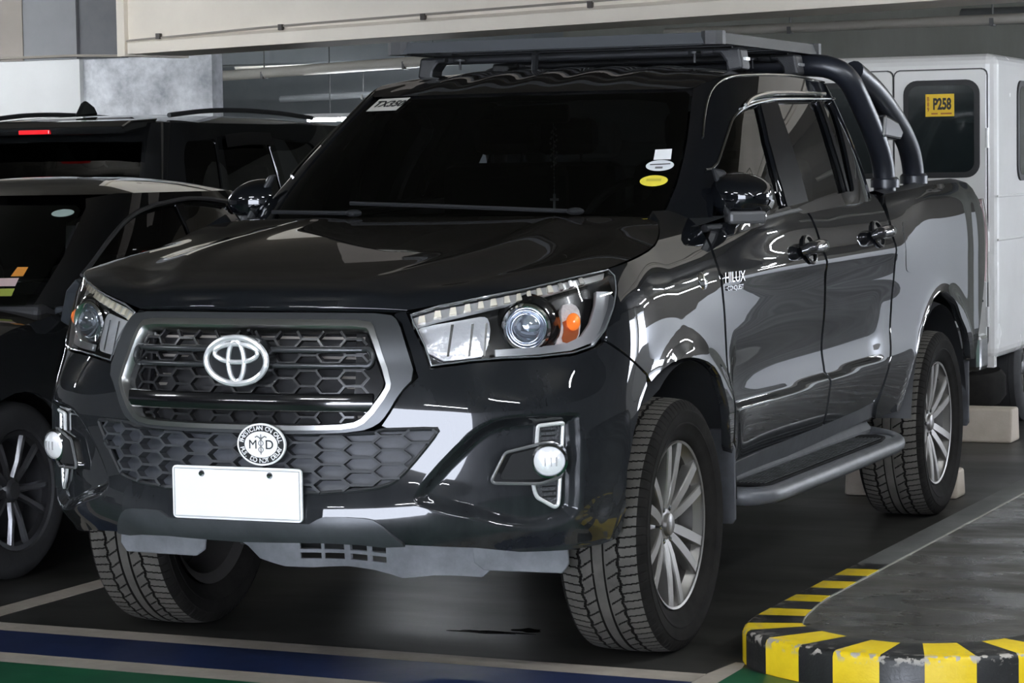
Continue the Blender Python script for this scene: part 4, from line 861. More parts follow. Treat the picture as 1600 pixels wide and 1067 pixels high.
# ------------------------------------------------------------------ parking deck
def surf_mat(name,c1,c2,scale,rough,r2,bump=.1,streak=None,wet=0):
    """concrete: two-tone blotches, fine speckle, uneven gloss"""
    m=bpy.data.materials.new(name); m.use_nodes=True; nt=m.node_tree; b=nt.nodes['Principled BSDF']
    geo=nd(nt,'ShaderNodeNewGeometry'); src=geo.outputs['Position']
    if streak:
        mp=nd(nt,'ShaderNodeMapping'); mp.inputs['Scale'].default_value=streak; nt.links.new(src,mp.inputs[0]); src=mp.outputs[0]
    n1=nd(nt,'ShaderNodeTexNoise'); n1.inputs['Scale'].default_value=scale; n1.inputs['Detail'].default_value=10; n1.inputs['Roughness'].default_value=.68; nt.links.new(src,n1.inputs['Vector'])
    rp=nd(nt,'ShaderNodeValToRGB'); rp.color_ramp.elements[0].position=.32; rp.color_ramp.elements[1].position=.70
    rp.color_ramp.elements[0].color=tuple(c1)+(1,); rp.color_ramp.elements[1].color=tuple(c2)+(1,); nt.links.new(n1.outputs['Fac'],rp.inputs[0])
    n2=nd(nt,'ShaderNodeTexNoise'); n2.inputs['Scale'].default_value=140; n2.inputs['Detail'].default_value=3; nt.links.new(geo.outputs['Position'],n2.inputs['Vector'])
    r2n=nd(nt,'ShaderNodeValToRGB'); r2n.color_ramp.elements[0].position=.70; r2n.color_ramp.elements[1].position=.78; r2n.color_ramp.elements[0].color=(0,0,0,1); r2n.color_ramp.elements[1].color=(.35,.35,.33,1); nt.links.new(n2.outputs['Fac'],r2n.inputs[0])
    ad=nd(nt,'ShaderNodeMix',data_type='RGBA',blend_type='ADD'); ad.inputs['Factor'].default_value=.12; nt.links.new(rp.outputs[0],ad.inputs['A']); nt.links.new(r2n.outputs[0],ad.inputs['B']); nt.links.new(ad.outputs['Result'],b.inputs['Base Color'])
    n3=nd(nt,'ShaderNodeTexNoise'); n3.inputs['Scale'].default_value=scale*.6; n3.inputs['Detail'].default_value=5; nt.links.new(src,n3.inputs['Vector'])
    mr=nd(nt,'ShaderNodeMapRange'); mr.inputs['From Min'].default_value=.35; mr.inputs['From Max'].default_value=.65; mr.inputs['To Min'].default_value=rough; mr.inputs['To Max'].default_value=r2; nt.links.new(n3.outputs['Fac'],mr.inputs[0]); nt.links.new(mr.outputs[0],b.inputs['Roughness'])
    bp=nd(nt,'ShaderNodeBump'); bp.inputs['Strength'].default_value=bump; bp.inputs['Distance'].default_value=.004; nt.links.new(n2.outputs['Fac'],bp.inputs['Height']); nt.links.new(bp.outputs[0],b.inputs['Normal'])
    MATS[name]=m; return m
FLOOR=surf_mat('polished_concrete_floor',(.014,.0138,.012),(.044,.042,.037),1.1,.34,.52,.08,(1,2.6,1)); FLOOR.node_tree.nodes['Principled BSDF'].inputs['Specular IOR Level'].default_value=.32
CONC=surf_mat('bare_concrete',(.30,.31,.325),(.80,.81,.82),4.5,.7,.85,.15)
WALLG=surf_mat('pale_painted_wall',(.62,.62,.60),(.72,.72,.70),.8,.6,.7,.05)
BEIGE=surf_mat('cream_beam_paint',(.70,.63,.53),(.80,.73,.62),1.1,.5,.6,.05)
TAN=surf_mat('tan_paint',(.22,.19,.16),(.28,.245,.21),1.2,.6,.7,.05)
GREYP=surf_mat('grey_paint',(.17,.17,.175),(.22,.22,.225),1.2,.6,.7,.05)
CEIL=surf_mat('ceiling_paint',(.12,.11,.092),(.17,.155,.13),.9,.7,.8,.1)
BACKW=surf_mat('back_wall_paint',(.20,.22,.235),(.27,.29,.305),.9,.6,.8,.1)
BACKC=surf_mat('olive_concrete',(.24,.245,.215),(.34,.345,.31),1.6,.7,.8,.1,(1,1,.25))
def struct(o,label=None,kind='structure'): o['kind']=kind; return o
def slab(name,lo,hi,m,parent=None,bevel=0):
    o=MB().box(lo,hi).build(name,m,parent,bevel=bevel)
    if parent is None: o['kind']='structure'
    return o
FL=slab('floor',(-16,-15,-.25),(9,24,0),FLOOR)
slab('ceiling',(-16,-15,2.75),(9,24,3.0),CEIL)
# painted floor lines (2 mm of paint on the slab)
LINE=surf_mat('worn_beige_line_paint',(.30,.265,.22),(.44,.39,.33),6,.5,.7,.05)
BLUE=surf_mat('blue_floor_paint',(.005,.012,.050),(.010,.024,.085),3,.35,.5,.05)
GREEN=surf_mat('green_floor_paint',(.005,.07,.032),(.010,.115,.05),4,.35,.5,.05)
def paintstrip(name,poly,m,z=.002):
    MB().prism(poly,'z',0,z).build(name,m,FL)
def yl(x,c): return c-.036*x      # the lines run nearly square to the truck
L=lambda c0,c1,x0=-9,x1=1.06:[(x0,yl(x0,c0)),(x1,yl(x1,c0)),(x1,yl(x1,c1)),(x0,yl(x0,c1))]
paintstrip('beige_line',L(-.385,-.268),LINE); paintstrip('blue_stripe',L(-.69,-.385),BLUE); paintstrip('beige_line',L(-.815,-.69),LINE); paintstrip('green_lane',[(-9,yl(-9,-.815)),(1.04,yl(1.04,-.815)),(1.06,-.46),(1.13,-.42),(1.13,-.19),(1.20,-.25),(1.33,-.34),(1.45,-.42),(3.5,-.60),(6,-3.2),(6,-5),(-9,-5)],GREEN)
paintstrip('bay_line',[(-1.475,-.22),(-1.375,-.22),(-1.31,5.2),(-1.41,5.2)],LINE)
paintstrip('brown_patch',[(1.062,-.44),(1.062,-.30),(1.085,-.12),(1.115,-.13),(1.129,-.20),(1.129,-.42)],LINE)
# oil and water stains under the engine
STAIN=mat('wet_stain',(.012,.011,.009),.06)
for c,r in (((.20,.10),(.10,.018)),((.33,.17),(.045,.03)),((.26,.115),(.10,.012))):
    MB().prism([(c[0]+r[0]*math.cos(t)*(1+.25*math.sin(3*t+r[0]*90)),c[1]+r[1]*math.sin(t)*(1+.3*math.sin(4*t))) for t in np.linspace(0,2*pi,26,endpoint=False)],'z',0,.001).build('wet_stain',STAIN,FL)
# walls far left: pale wall, bare column, paint bands above
slab('wall_back_left',(-16,9.0,0),(-6.83,9.4,2.24),WALLG)
slab('trim_1',(-16,8.96,2.24),(-7.28,9.4,2.75),TAN); slab('trim_2',(-7.28,8.97,2.24),(-6.83,9.4,2.75),GREYP); slab('trim_3',(-6.83,9.0,2.24),(-6.45,9.05,2.75),mat('dark_grey_paint',(.085,.085,.09),.6,noise=.1))
CO=slab('concrete_column',(-6.83,9.05,0),(-5.77,9.2,2.75),CONC)
# cream beam with conduit
bdir=np.array([-4.62+.96,6.06-4.72]); bl=np.array([-4.62,6.06]); br=np.array([-.96,4.72]); t=(br-bl)/np.linalg.norm(br-bl); nb=np.array([-t[1],t[0]])
def bp_(a,o,z): p=bl+t*a+nb*o; return (p[0],p[1],z)
BM=MB(); q=[(0,2.10),(0,2.75),(.42,2.75),(.42,2.10)]; V=[bp_(a,o,z) for a in (0,9.5) for o,z in q]; BM.add(V,[(0,1,2,3),(7,6,5,4),(0,4,5,1),(1,5,6,2),(2,6,7,3),(3,7,4,0)])
BEAM=struct(BM.build('beam',BEIGE)); 
b=MB(); V=[bp_(a,o,z) for a in (-.07,0.0) for o,z in ((-.03,2.09),(-.03,2.75),(.45,2.75),(.45,2.09))]; b.add(V,[(0,1,2,3),(7,6,5,4),(0,4,5,1),(1,5,6,2),(2,6,7,3),(3,7,4,0)]); b.build('beam_end_trim',BEIGE,BEAM)
b=MB(); V=[bp_(a,o,z) for a in (.02,9.4) for o,z in ((-.025,2.10),(-.025,2.165),(0,2.185),(0,2.10))]; b.add(V,[(0,1,2,3),(7,6,5,4),(0,4,5,1),(1,5,6,2),(2,6,7,3),(3,7,4,0)]); b.build('beam_ledge',BEIGE,BEAM)
CDM=mat('grey_conduit',(.30,.27,.23),.5)
MB().tube(curve([bp_(a,-.012,z) for a,z in ((-.0,2.178),(.5,2.185),(1.2,2.197),(2.2,2.203),(3.4,2.207),(9.3,2.22))],60),.007,6).build('conduit',CDM,BEAM,True)
for a in (.30,1.35,2.45,3.6,4.9):
    b=MB(); p=bp_(a,-.02,2.195); b.box((p[0]-.012,p[1]-.015,p[2]-.02),(p[0]+.012,p[1]+.015,p[2]+.012)); b.build('conduit_clip',mat('clip_dark',(.06,.05,.045),.6),BEAM)
MB().tube([(-12,8.93,2.255),(-6.83,8.93,2.262),(-6.46,8.97,2.25)],.010,6).build('conduit',CDM,BEAM,True)
# ceiling drop panel in front of the beam
slab('trim_4',(-2.1,3.55,2.315),(-.62,4.3,2.75),TAN)
# deep background
slab('wall_back',(-16,20,0),(-3.8,20.3,2.75),BACKW)
slab('wall_back_right',(-4.0,11.3,0),(2.3,11.6,2.75),BACKC)
slab('wall_divider',(-4.0,11.6,0),(-3.8,20,2.75),BACKC)
slab('wall_left',(-16.3,-15,0),(-16,24,2.75),WALLG)
slab('wall_front_left',(-16,-15.3,0),(-1.0,-15,2.75),GREYP)
for k,(x,w_) in enumerate(((-9.2,.04),(-8.1,.04),(-7.0,.04),(-5.9,.04),(-4.8,.04))): slab('trim_%d'%(k+10),(x,19.96,0),(x+w_,20,2.75),mat('dark_joint',(.10,.11,.12),.7))
def pipe(P,r,m,label,cat='pipe'):
    e=tag(empty('pipe',P[0]),label,cat,'pipes under the ceiling'); P=np.array(P,float); Q=P-P[0]
    MB().tube(Q,r,10).build('pipe_run',m,e,True)
    for f in (.2,.5,.8):
        c=Q[0]+(Q[-1]-Q[0])*f; b=MB(); b.tube([(c[0],c[1],c[2]+r*.5),(c[0],c[1],2.75-P[0][2])],.006,6); b.box((c[0]-.012,c[1]-r-.006,c[2]-r-.006),(c[0]+.012,c[1]+r+.006,c[2]+r*.2)); b.build('hanger',mat('hanger_steel',(.15,.15,.15),.5),e)
    return e
PW=mat('white_pipe_paint',(.55,.53,.48),.5); PG=mat('grey_pipe_paint',(.20,.21,.22),.5)
pipe([(-9.5,15,2.33),(-3.0,11.5,2.33)],.05,PW,'thick cream pipe sloping above the parked black estate car'); pipe([(-10,17,2.52),(-4.6,17,2.52)],.03,PW,'thin cream pipe high in the dim background bay'); pipe([(-8,17.8,2.66),(-4.3,17.6,2.64)],.035,PG,'thin grey pipe crossing behind the cream pipes'); pipe([(-10,18,2.2),(-4.3,16.5,2.25)],.04,PG,'lowest grey pipe in front of the blue-grey back wall')
slab('trim_20',(-10,14.4,2.42),(-4,14.8,2.75),BACKW)
MB().box((-5.55,14.0,2.36),(-5.3,14.05,2.50)).build('sign_plate',mat('old_cream_plate',(.42,.38,.28),.6)); tag(bpy.data.objects['sign_plate'],'small cream plate hanging beneath the background pipes','sign')
pipe([(-.4,9.0,2.30),(2.2,8.6,2.27)],.055,PG,'thick dark pipe in the top right corner above the white van'); pipe([(-2.0,8.0,2.215),(2.2,7.2,2.19)],.03,PW,'pale pipe running just over the white van roof')
# fluorescent fittings: the tubes give the light
TUBE=mat('lit_tube',(1,1,1),.3,emit=(.90,.95,1),estr=60)
FIT=mat('fitting_white',(.7,.7,.7),.5)
def lamp(x,y,z,rz,label,L_=1.2,group='added ceiling fluorescent lamps',m=TUBE):
    e=tag(empty('ceiling_lamp',(x,y,z),rz),label,'ceiling lamp',group)
    MB().box((-L_/2,-.02,.012),(L_/2,.02,.05)).build('lamp_body',FIT,e); MB().tube([(-L_/2+.03,0,-.005),(L_/2-.03,0,-.005)],.016,8).build('lamp_tube',m,e)
    b=MB(); b.tube([(-L_/3,0,.05),(-L_/3,0,max(.08,2.75-z))],.006,6); b.tube([(L_/3,0,.05),(L_/3,0,max(.08,2.75-z))],.006,6); b.build('hanger_rod',PG,e)
lamp(-6.95,14.2,1.885,.1,'bright fluorescent tube seen past the truck windshield pillar',1.5,None)
lamp(-6.2,17.4,2.64,0,'fluorescent tube added behind the cream beam to brighten the back bay',1.2,None); lamp(-9.0,16.0,2.64,0,'fluorescent tube added behind the bare column to brighten the back bay',1.2,None)  # both added out of sight to brighten the back bay
LL='unseen white fluorescent tube fitting added under the ceiling for its light'
for x,y,rz in LAMPS: lamp(x,y,2.48,rz,LL)
# kerbed island with hazard stripes
ISL=tag(empty('kerb_island',(1.6,1.5,0)),'raised concrete island edged with yellow and black hazard stripes','kerb island')
outer=[(1.125,7.0),(1.12,5.0),(1.11,3.4),(1.095,2.3),(1.08,1.3),(1.07,.6),(1.065,.25),(1.07,.05),(1.10,-.10),(1.19,-.225),(1.32,-.315),(1.45,-.372),(1.585,-.395),(1.70,-.375),(1.84,-.31),(1.95,-.21),(2.03,-.05),(2.07,.15),(2.08,.6),(2.09,1.3),(2.10,2.3),(2.12,3.4),(2.13,5.0),(2.14,7.0)]
oc=resample(curve(outer,300),.02,False); tg=np.gradient(oc,axis=0); tg/=np.linalg.norm(tg,axis=1,keepdims=True); nin=np.stack([-tg[:,1],tg[:,0]],1)
wd=.12+.065*(1-sstep(.1,.7,np.hypot(oc[:,0]-1.57,oc[:,1]+.30)-.25)); ic=oc+nin*wd[:,None]; al=np.r_[0,np.cumsum(np.linalg.norm(np.diff(oc,axis=0),axis=1))]
k0=np.argmin(np.hypot(oc[:,0]-1.12,oc[:,1]+.14)); sa=al-al[k0]
YEL=surf_mat('yellow_kerb_paint',(.66,.46,.006),(.82,.60,.014),7,.4,.6,.2); BLK=surf_mat('black_kerb_paint',(.010,.010,.010),(.022,.022,.021),9,.3,.6,.3); CAPC=surf_mat('grey_kerb_top',(.10,.10,.095),(.15,.15,.14),5,.5,.7,.2)
H_=.10
def kerbpiece(i0,i1,m,name):
    V=[];F=[]
    for i in range(i0,i1+1):
        o,n=oc[i],nin[i]; 
        for d,z in ((0,0),(0,.084),(.004,.094),(.014,H_),(wd[i],H_+.002),(wd[i],0)): V.append((o[0]+n[0]*d-1.6,o[1]+n[1]*d-1.5,z))
    for j in range(i1-i0):
        for k in range(5): F.append((j*6+k,(j+1)*6+k,(j+1)*6+k+1,j*6+k+1))
    b=MB(); b.add(V,F+[tuple(range(6)),tuple((i1-i0)*6+k for k in range(6))[::-1]]); return b.build(name,m,ISL,True)
def chip(m):
    nt=m.node_tree; b=nt.nodes['Principled BSDF']; src=b.inputs['Base Color'].links[0].from_socket
    geo=nd(nt,'ShaderNodeNewGeometry'); sp=nd(nt,'ShaderNodeSeparateXYZ'); nt.links.new(geo.outputs['Position'],sp.inputs[0])
    a=nd(nt,'ShaderNodeMapRange'); a.inputs['From Min'].default_value=.070; a.inputs['From Max'].default_value=.092; nt.links.new(sp.outputs['Z'],a.inputs[0])
    c=nd(nt,'ShaderNodeMapRange'); c.inputs['From Min'].default_value=.098; c.inputs['From Max'].default_value=.101; c.inputs['To Min'].default_value=1; c.inputs['To Max'].default_value=0; nt.links.new(sp.outputs['Z'],c.inputs[0])
    n=nd(nt,'ShaderNodeTexNoise'); n.inputs['Scale'].default_value=38; n.inputs['Detail'].default_value=6; nt.links.new(geo.outputs['Position'],n.inputs['Vector'])
    t=nd(nt,'ShaderNodeMapRange'); t.inputs['From Min'].default_value=.52; t.inputs['From Max'].default_value=.56; nt.links.new(n.outputs['Fac'],t.inputs[0])
    x=nd(nt,'ShaderNodeMath',operation='MULTIPLY'); y=nd(nt,'ShaderNodeMath',operation='MULTIPLY'); nt.links.new(a.outputs[0],x.inputs[0]); nt.links.new(c.outputs[0],x.inputs[1]); nt.links.new(x.outputs[0],y.inputs[0]); nt.links.new(t.outputs[0],y.inputs[1])
    mx=nd(nt,'ShaderNodeMix',data_type='RGBA'); mx.inputs['B'].default_value=(.36,.33,.29,1); nt.links.new(y.outputs[0],mx.inputs['Factor']); nt.links.new(src,mx.inputs['A']); nt.links.new(mx.outputs['Result'],b.inputs['Base Color'])
chip(YEL); chip(BLK)
W_=.13; n0=int((sa[0])/W_)-1; cuts={}
lo,hi=-1.30,4.2
i=0
edges=[np.searchsorted(sa,lo+k*W_) for k in range(int((hi-lo)/W_)+1)]
edges=[e for e in edges if e<len(sa)-1]
kerbpiece(0,edges[0],CAPC,'grey_kerb')
for k,(a,b_) in enumerate(zip(edges[:-1],edges[1:])):
    if b_>a: kerbpiece(a,b_,YEL if k%2 else BLK,'yellow_stripe' if k%2 else 'black_stripe')
kerbpiece(edges[-1],len(oc)-1,CAPC,'grey_kerb')
ip=ic[::4]-np.array([1.6,1.5]); b=MB(); b.prism([tuple(p) for p in ip],'z',0,H_-.004); b.build('island_top',surf_mat('worn_island_concrete',(.024,.0225,.018),(.085,.079,.066),5,.18,.5,.3,(1,2.2,1)),ISL)
P=[(p[0]-1.6,p[1]-1.5,H_-.002) for p in ic]; MB().tube(P,.0028,5).build('paint_edge',mat('pale_edge_line',(.22,.21,.17),.5),ISL)
# wheel stops
WSM=surf_mat('cream_concrete_block',(.42,.36,.29),(.52,.46,.38),6,.6,.8,.2)
def stop(x0,x1,y,label,h=.12,d=.16):
    b=MB(); b.prism([(y,0),(y+d,0),(y+d-.025,h),(y+.025,h)],'x',x0,x1); return tag(b.build('wheel_stop',WSM,None,bevel=.012),label,'wheel stop','cream wheel stops')
stop(.36,.845,3.56,'cream concrete wheel stop behind the pickup rear left tyre'); stop(.34,.60,5.75,'cream concrete block lying beside the white van rear tyre',.17,.2)
stop(-1.0,-.5,3.56,'cream wheel stop behind the pickup rear right tyre')
# outer shell: parapet walls with daylight beyond
slab('wall_right_parapet',(8.7,8.8,0),(9,24,.85),WALLG); slab('wall_right_lintel',(8.7,8.8,2.45),(9,24,2.75),WALLG); slab('wall_right',(8.7,-15,0),(9,8.8,2.75),GREYP)
slab('pillar_1',(8.6,11,0),(9,11.4,2.75),WALLG)
slab('wall_reflector',(2.3,13.6,0),(9,13.9,1.6),mat('white_reflector_paint',(.80,.81,.82),.6)); slab('wall_reflector_upper',(2.3,13.6,1.6),(9,13.9,2.75),mat('taupe_reflector_paint',(.11,.10,.085),.6))  # unseen two-tone wall, tones chosen for the reflection in the truck's doors
# ------------------------------------------------------------------ other vehicles
def arc(P): P=np.asarray(P,float); return np.r_[0,np.cumsum(np.hypot(*np.diff(P,axis=0).T))]
def mk_shell(PL,ZZ,prof,arches=()):
    PL=np.array(PL,float); S=arc(PL); ZZ=np.array(ZZ); prof=np.array(prof)
    def fn(s,z):
        s,z=np.broadcast_arrays(np.asarray(s,float),np.asarray(z,float)); sg=np.where(s<0,-1.,1.); a=np.abs(s)
        p=cr(S,PL,a); e=2e-3; t=cr(S,PL,a+e)-cr(S,PL,np.maximum(a-e,0)); t/=np.linalg.norm(t,axis=-1,keepdims=True)+1e-12
        n=np.stack([t[...,1],-t[...,0]],-1); d=cr(ZZ,prof,z)
        for yc,zc,R,A in arches:
            r=np.hypot(p[...,1]-yc,z-zc); d=d+A*np.exp(-(np.maximum(r-R,0)/.05)**2)*(a>.5)
        xy=p+n*d[...,None]; return np.stack([xy[...,0]*sg,xy[...,1],z],-1)
    return fn,S
def mk_cab(B,T,z0,z1,bul=.05):
    B=np.array(B,float);T=np.array(T,float);U=arc(B)
    def fn(u,z):
        u,z=np.broadcast_arrays(np.asarray(u,float),np.asarray(z,float)); sg=np.where(u<0,-1.,1.); a=np.abs(u)
        b=cr(U,B,a);t=cr(U,T,a);k=(z-z0)/(z1-z0); e=2e-3; tt=cr(U,B,a+e)-cr(U,B,np.maximum(a-e,0)); tt/=np.linalg.norm(tt,axis=-1,keepdims=True)+1e-12
        n=np.stack([tt[...,1],-tt[...,0]],-1); xy=b+(t-b)*k[...,None]+n*(bul*k*(1-k))[...,None]; return np.stack([xy[...,0]*sg,xy[...,1],z],-1)
    return fn,U
def roof_of(name,fn,U,z1,zt,m,parent,cy,p=3.0):
    uu=np.linspace(-U[-1],U[-1],161); rim=fn(uu,np.full(161,z1)); cen=np.array([0,cy]); rows=[]
    for k in np.r_[1,.985,.95,.9,np.linspace(.8,0,9)]:
        xy=cen+(rim[:,:2]-cen)*k; rows.append(np.stack([xy[:,0],xy[:,1],z1+(zt-z1)*(1-k**p)+0*xy[:,0]],-1))
    return grid(name,np.array(rows)[:,::-1],m,parent)
def archcut(pts,s_c,zc,R,z0):
    """arch cut-out points along the sill, from front to rear"""
    a0=math.asin(max(-1,min(1,(z0-zc)/R))); return [(s_c-R*math.cos(t),zc+R*math.sin(t)) for t in np.linspace(a0,pi-a0,18)]
SEDP=paint('black_saloon_paint',(.004,.004,.0042),amt=.15); SUVP=paint('black_estate_paint',(.007,.0075,.008),amt=.15)
DG=glass('smoked_glass',(.06,.062,.06)); CG=glass('clear_green_glass',(.62,.68,.62))
# ---- black saloon on the left
SX,SY=-2.585,.55
SED=tag(empty('sedan_car',(SX,SY,0)),'black saloon car parked beside the pickup, its front wheel showing','car')
sp=[(0,-.86),(.35,-.83),(.62,-.72),(.76,-.55),(.82,-.34),(.845,0),(.855,.6),(.86,1.6),(.855,2.4),(.83,2.95),(.74,3.38),(.5,3.52),(0,3.55)]
sf,SS=mk_shell(sp,[.18,.30,.45,.60,.75,.86,.92,.97],[-.06,-.01,0,.005,0,-.012,-.04,-.09],[(0,.31,.34,.015),(2.6,.31,.34,.015)])
def s_at(y): 
    q=np.array(sp); i=np.arange(len(q)); return float(np.interp(y,q[4:10,1],SS[4:10]))
s0,s1,s2=s_at(0),s_at(2.6),s_at(3.3)
side=[(s0-.60,.20)]+[(s0-.38,.20)]+archcut(None,s0,.31,.345,.20)+[(s0+.40,.20),(s1-.4,.20)]+archcut(None,s1,.31,.345,.20)+[(s1+.45,.22),(s2,.26),(s2,.90),(s1,.945),(s0+1.2,.935),(s0+.35,.915),(s0,.87),(s0-.3,.80),(s0-.60,.70)]
o=patch('body_side',sf,side,SEDP,SED,h=.03,flange=.03); flipx(o,SED)
fr=[(0,.20),(s0-.62,.20),(s0-.62,.69),(.35,.68),(0,.69)]; patch('front_bumper',sf,both(fr),SEDP,SED,h=.04,flange=.02)
rows=[]
for y,zc,w_ in ((-.80,.70,.55),(-.6,.78,.68),(-.3,.84,.76),(0,.885,.79),(.3,.92,.80),(.45,.935,.80)):
    xs=np.linspace(-1,1,31); rows.append([(x*w_,y+.02*0,zc-.055*abs(x)**3) for x in xs])
grid('hood',np.array(rows)[:, ::-1],SEDP,SED)
o=patch('headlight',sf,rounded([(.40,.60),(.46,.68),(.80,.70),(1.0,.74),(1.02,.70),(.85,.60)],.04,2),mat('saloon_lamp',(.45,.46,.48),.1,metal=.6,coat=1),SED,h=.03,flange=.01,off=.006); flipx(o,SED)
patch('front_grille',sf,rounded(both([(0,.40),(.30,.40),(.36,.58),(.30,.66),(0,.67)]),.04,1),MATTE,SED,h=.05,flange=.01,off=.008)
for z in (.45,.52,.59): MB().tube(sf(np.linspace(-.30,.30,20),np.full(20,z))+np.array([0,-.012,0]),.008,6).build('grille_slat',GLOSSB,SED,True)
yy=np.linspace(-.62,.40,24); hz=np.interp(yy,[-.8,-.6,-.3,0,.3,.45],[.70,.78,.84,.885,.92,.935])-.055; hw=np.interp(yy,[-.8,-.6,-.3,0,.3,.45],[.55,.68,.76,.79,.80,.80]); sy=np.array([s_at(max(v,-.33)) if v>-.34 else s0-.34+(v+.34)*1.0 for v in yy]); oz=np.interp(yy,[-.62,-.3,0,.35,1.2],[.70,.80,.87,.915,.935]); A=sf(sy,oz); B_=np.stack([hw,yy,hz],-1); o=grid('wing_top',np.stack([A,B_]),SEDP,SED); flipx(o,SED)
sc,SU=mk_cab([(0,.26),(.42,.31),(.64,.41),(.74,.56),(.785,.9),(.79,1.4),(.78,2.0),(.72,2.55),(.5,2.75),(0,2.82)],[(0,1.02),(.33,1.045),(.49,1.10),(.545,1.20),(.565,1.4),(.57,1.65),(.56,1.9),(.51,2.12),(.33,2.22),(0,2.26)],.92,1.33,.07)
def ua(y):   # u on the base curve from base y
    return float(np.interp(y,[.56,.9,1.4,2.0,2.55],SU[3:8]))
wsu=SU[2]-.01
patch('windshield',sc,both([(0,.93),(wsu-.02,.93),(wsu+.005,1.1),(wsu-.02,1.265),(wsu-.06,1.285),(0,1.29)]),CG,SED,h=.05,flange=0)
g1=rounded([(.790,.975),(.84,1.10),(.89,1.185),(.96,1.225),(1.038,1.248),(1.2,1.270),(1.5,1.283),(1.60,1.19),(1.68,1.05),(1.71,.965),(1.2,.962)],.05,2); g2=rounded([(1.60,1.284),(1.86,1.284),(2.35,1.265),(2.52,1.15),(2.60,.985),(1.80,.968),(1.72,1.13)],.05,2)
fo=[(wsu+.012,.925),(wsu+.02,1.1),(wsu,1.275),(wsu-.03,1.31),(SU[3]-.04,1.328),(SU[-1]*.93,1.328),(SU[7]+.2,1.2),(SU[7]+.1,.93)]
o=patch('cab_frame',sc,fo,SEDP,SED,h=.03,holes=[g1,g2],flange=.02); flipx(o,SED)
for g,nm in ((g1,'front_window'),(g2,'rear_window')): o=patch(nm,sc,g,DG,SED,h=.05,flange=0,off=-.01); flipx(o,SED)
roof_of('roof',sc,SU,1.325,1.398,SEDP,SED,1.65,2.2)
# door mirror, cabin pieces and dashboard stickers
b=MB(); mo=[(.83,.30,.88),(.90,.26,.86),(.955,.29,.89),(.95,.30,.98),(.90,.30,1.035),(.84,.33,.99)]; b.add(mo+[(x,y+.09,z) for x,y,z in mo],[(0,1,2,3,4,5),(11,10,9,8,7,6)]+[(i,6+i,6+(i+1)%6,(i+1)%6) for i in range(6)]); b.box((.78,.34,.90),(.86,.40,.93)); o=b.build('door_mirror',mat('mirror_grey_black',(.03,.034,.040),.3),SED,bevel=.012); flipx(o,SED)
SIN=mat('grey_cloth_seat',(.10,.095,.085),.8)
o=MB().tube(path3(sc,[(.80,1.02),(.89,1.195),(1.04,1.258),(1.5,1.292),(1.9,1.294),(2.35,1.275)],off=.012),.009,6).build('rain_visor',mat('visor_grey',(.035,.035,.036),.3),SED,True); flipx(o,SED)
MB().prism([(.36,.80),(.40,.93),(.85,.95),(.95,.80)],'x',-.68,.68).build('dashboard',INTR,SED,bevel=.02)
for x in (-.36,.36):
    MB().box((x-.22,1.28,.5),(x+.22,1.42,1.05)).build('seat_back',SIN,SED,bevel=.04); MB().box((x-.12,1.32,1.08),(x+.12,1.41,1.22)).build('head_restraint',SIN,SED,bevel=.03)
MB().box((-.12,.93,1.21),(.12,.96,1.26)).build('rear_view_mirror',INTR,SED,bevel=.01)
def on(fn,u,z,off): return lambda: None
o=patch('oval_sticker',sc,[(.555+.055*math.cos(t),1.255+.014*math.sin(t)) for t in np.linspace(0,2*pi,24,endpoint=False)],mat('pale_green_sticker',(.42,.52,.47),.4),SED,h=.03,flange=0,off=.002)
for nm,u,z,w_,h_,c in (('orange_card',.537,1.046,.024,.016,(.75,.30,.05)),('pink_card',.50,1.010,.055,.014,(.62,.46,.44)),('green_card',.505,.975,.060,.013,(.30,.34,.06))):
    patch(nm,sc,[(u-w_,z-h_),(u+w_,z-h_),(u+w_*.9,z+h_),(u-w_*.9,z+h_)],mat(nm,c,.6),SED,h=.05,flange=0,off=.0015)
def small_wheel(parent,x,y,R,rr,w_,sg,spokes=10,m=None,name='wheel'):
    Wh=empty(name,(x*sg,y,R),0 if sg>0 else pi,parent)
    pr=[(rr,w_*.36),(rr+.01,w_*.46),((R+rr)/2,w_*.52),(R-.025,w_*.47),(R-.004,w_*.36),(R,w_*.2),(R-.004,w_*.19),(R-.004,w_*.16),(R,w_*.15),(R,-w_*.1),(R-.004,-w_*.11),(R-.004,-w_*.15),(R,-w_*.16),(R-.004,-w_*.36),(R-.03,-w_*.5),(rr,-w_*.4)]
    b=MB(); b.add(*rimx(pr,56)); b.build('tire',mat('worn_tyre_rubber',(.022,.022,.023),.8,noise=.3,nscale=18),Wh,True)
    b=MB(); b.add(*rimx([(rr-.012,w_*.40),(rr+.004,w_*.42),(rr+.004,w_*.37),(rr-.02,w_*.30),(rr-.03,-w_*.3)],56)); b.build('rim',m or RIMD,Wh,True)
    b=MB(); b.add(*rimx([(rr-.02,-w_*.02),(0,-w_*.02)],32)); b.build('brake_disc',mat('dark_disc',(.03,.03,.032),.6),Wh)
    b=MB()
    for k in range(spokes):
        a=2*pi*k/spokes+.15*(k%2)
        c,s_=math.cos(a),math.sin(a); V=[]
        for r,wd,x_ in ((.03,.016,.30),(rr*.5,.013,.36),(rr,.017,.38)):
            for d,xx in ((-wd,x_-.06),(-wd*.5,x_),(wd*.5,x_),(wd,x_-.06)): V.append((w_*xx,r*c-d*s_,r*s_+d*c))
        b.add(V,[(i*4+j,i*4+(j+1)%4,i*4+4+(j+1)%4,i*4+4+j) for i in range(2) for j in range(4)])
    b.build('spokes',m or RIMD,Wh); b=MB(); b.add(*rimx([(0,w_*.36),(.03,w_*.36),(.045,w_*.30),(.05,w_*.2)],24)); b.build('hub_cap',mat('hub_black',(.03,.03,.032),.4),Wh,True); return Wh
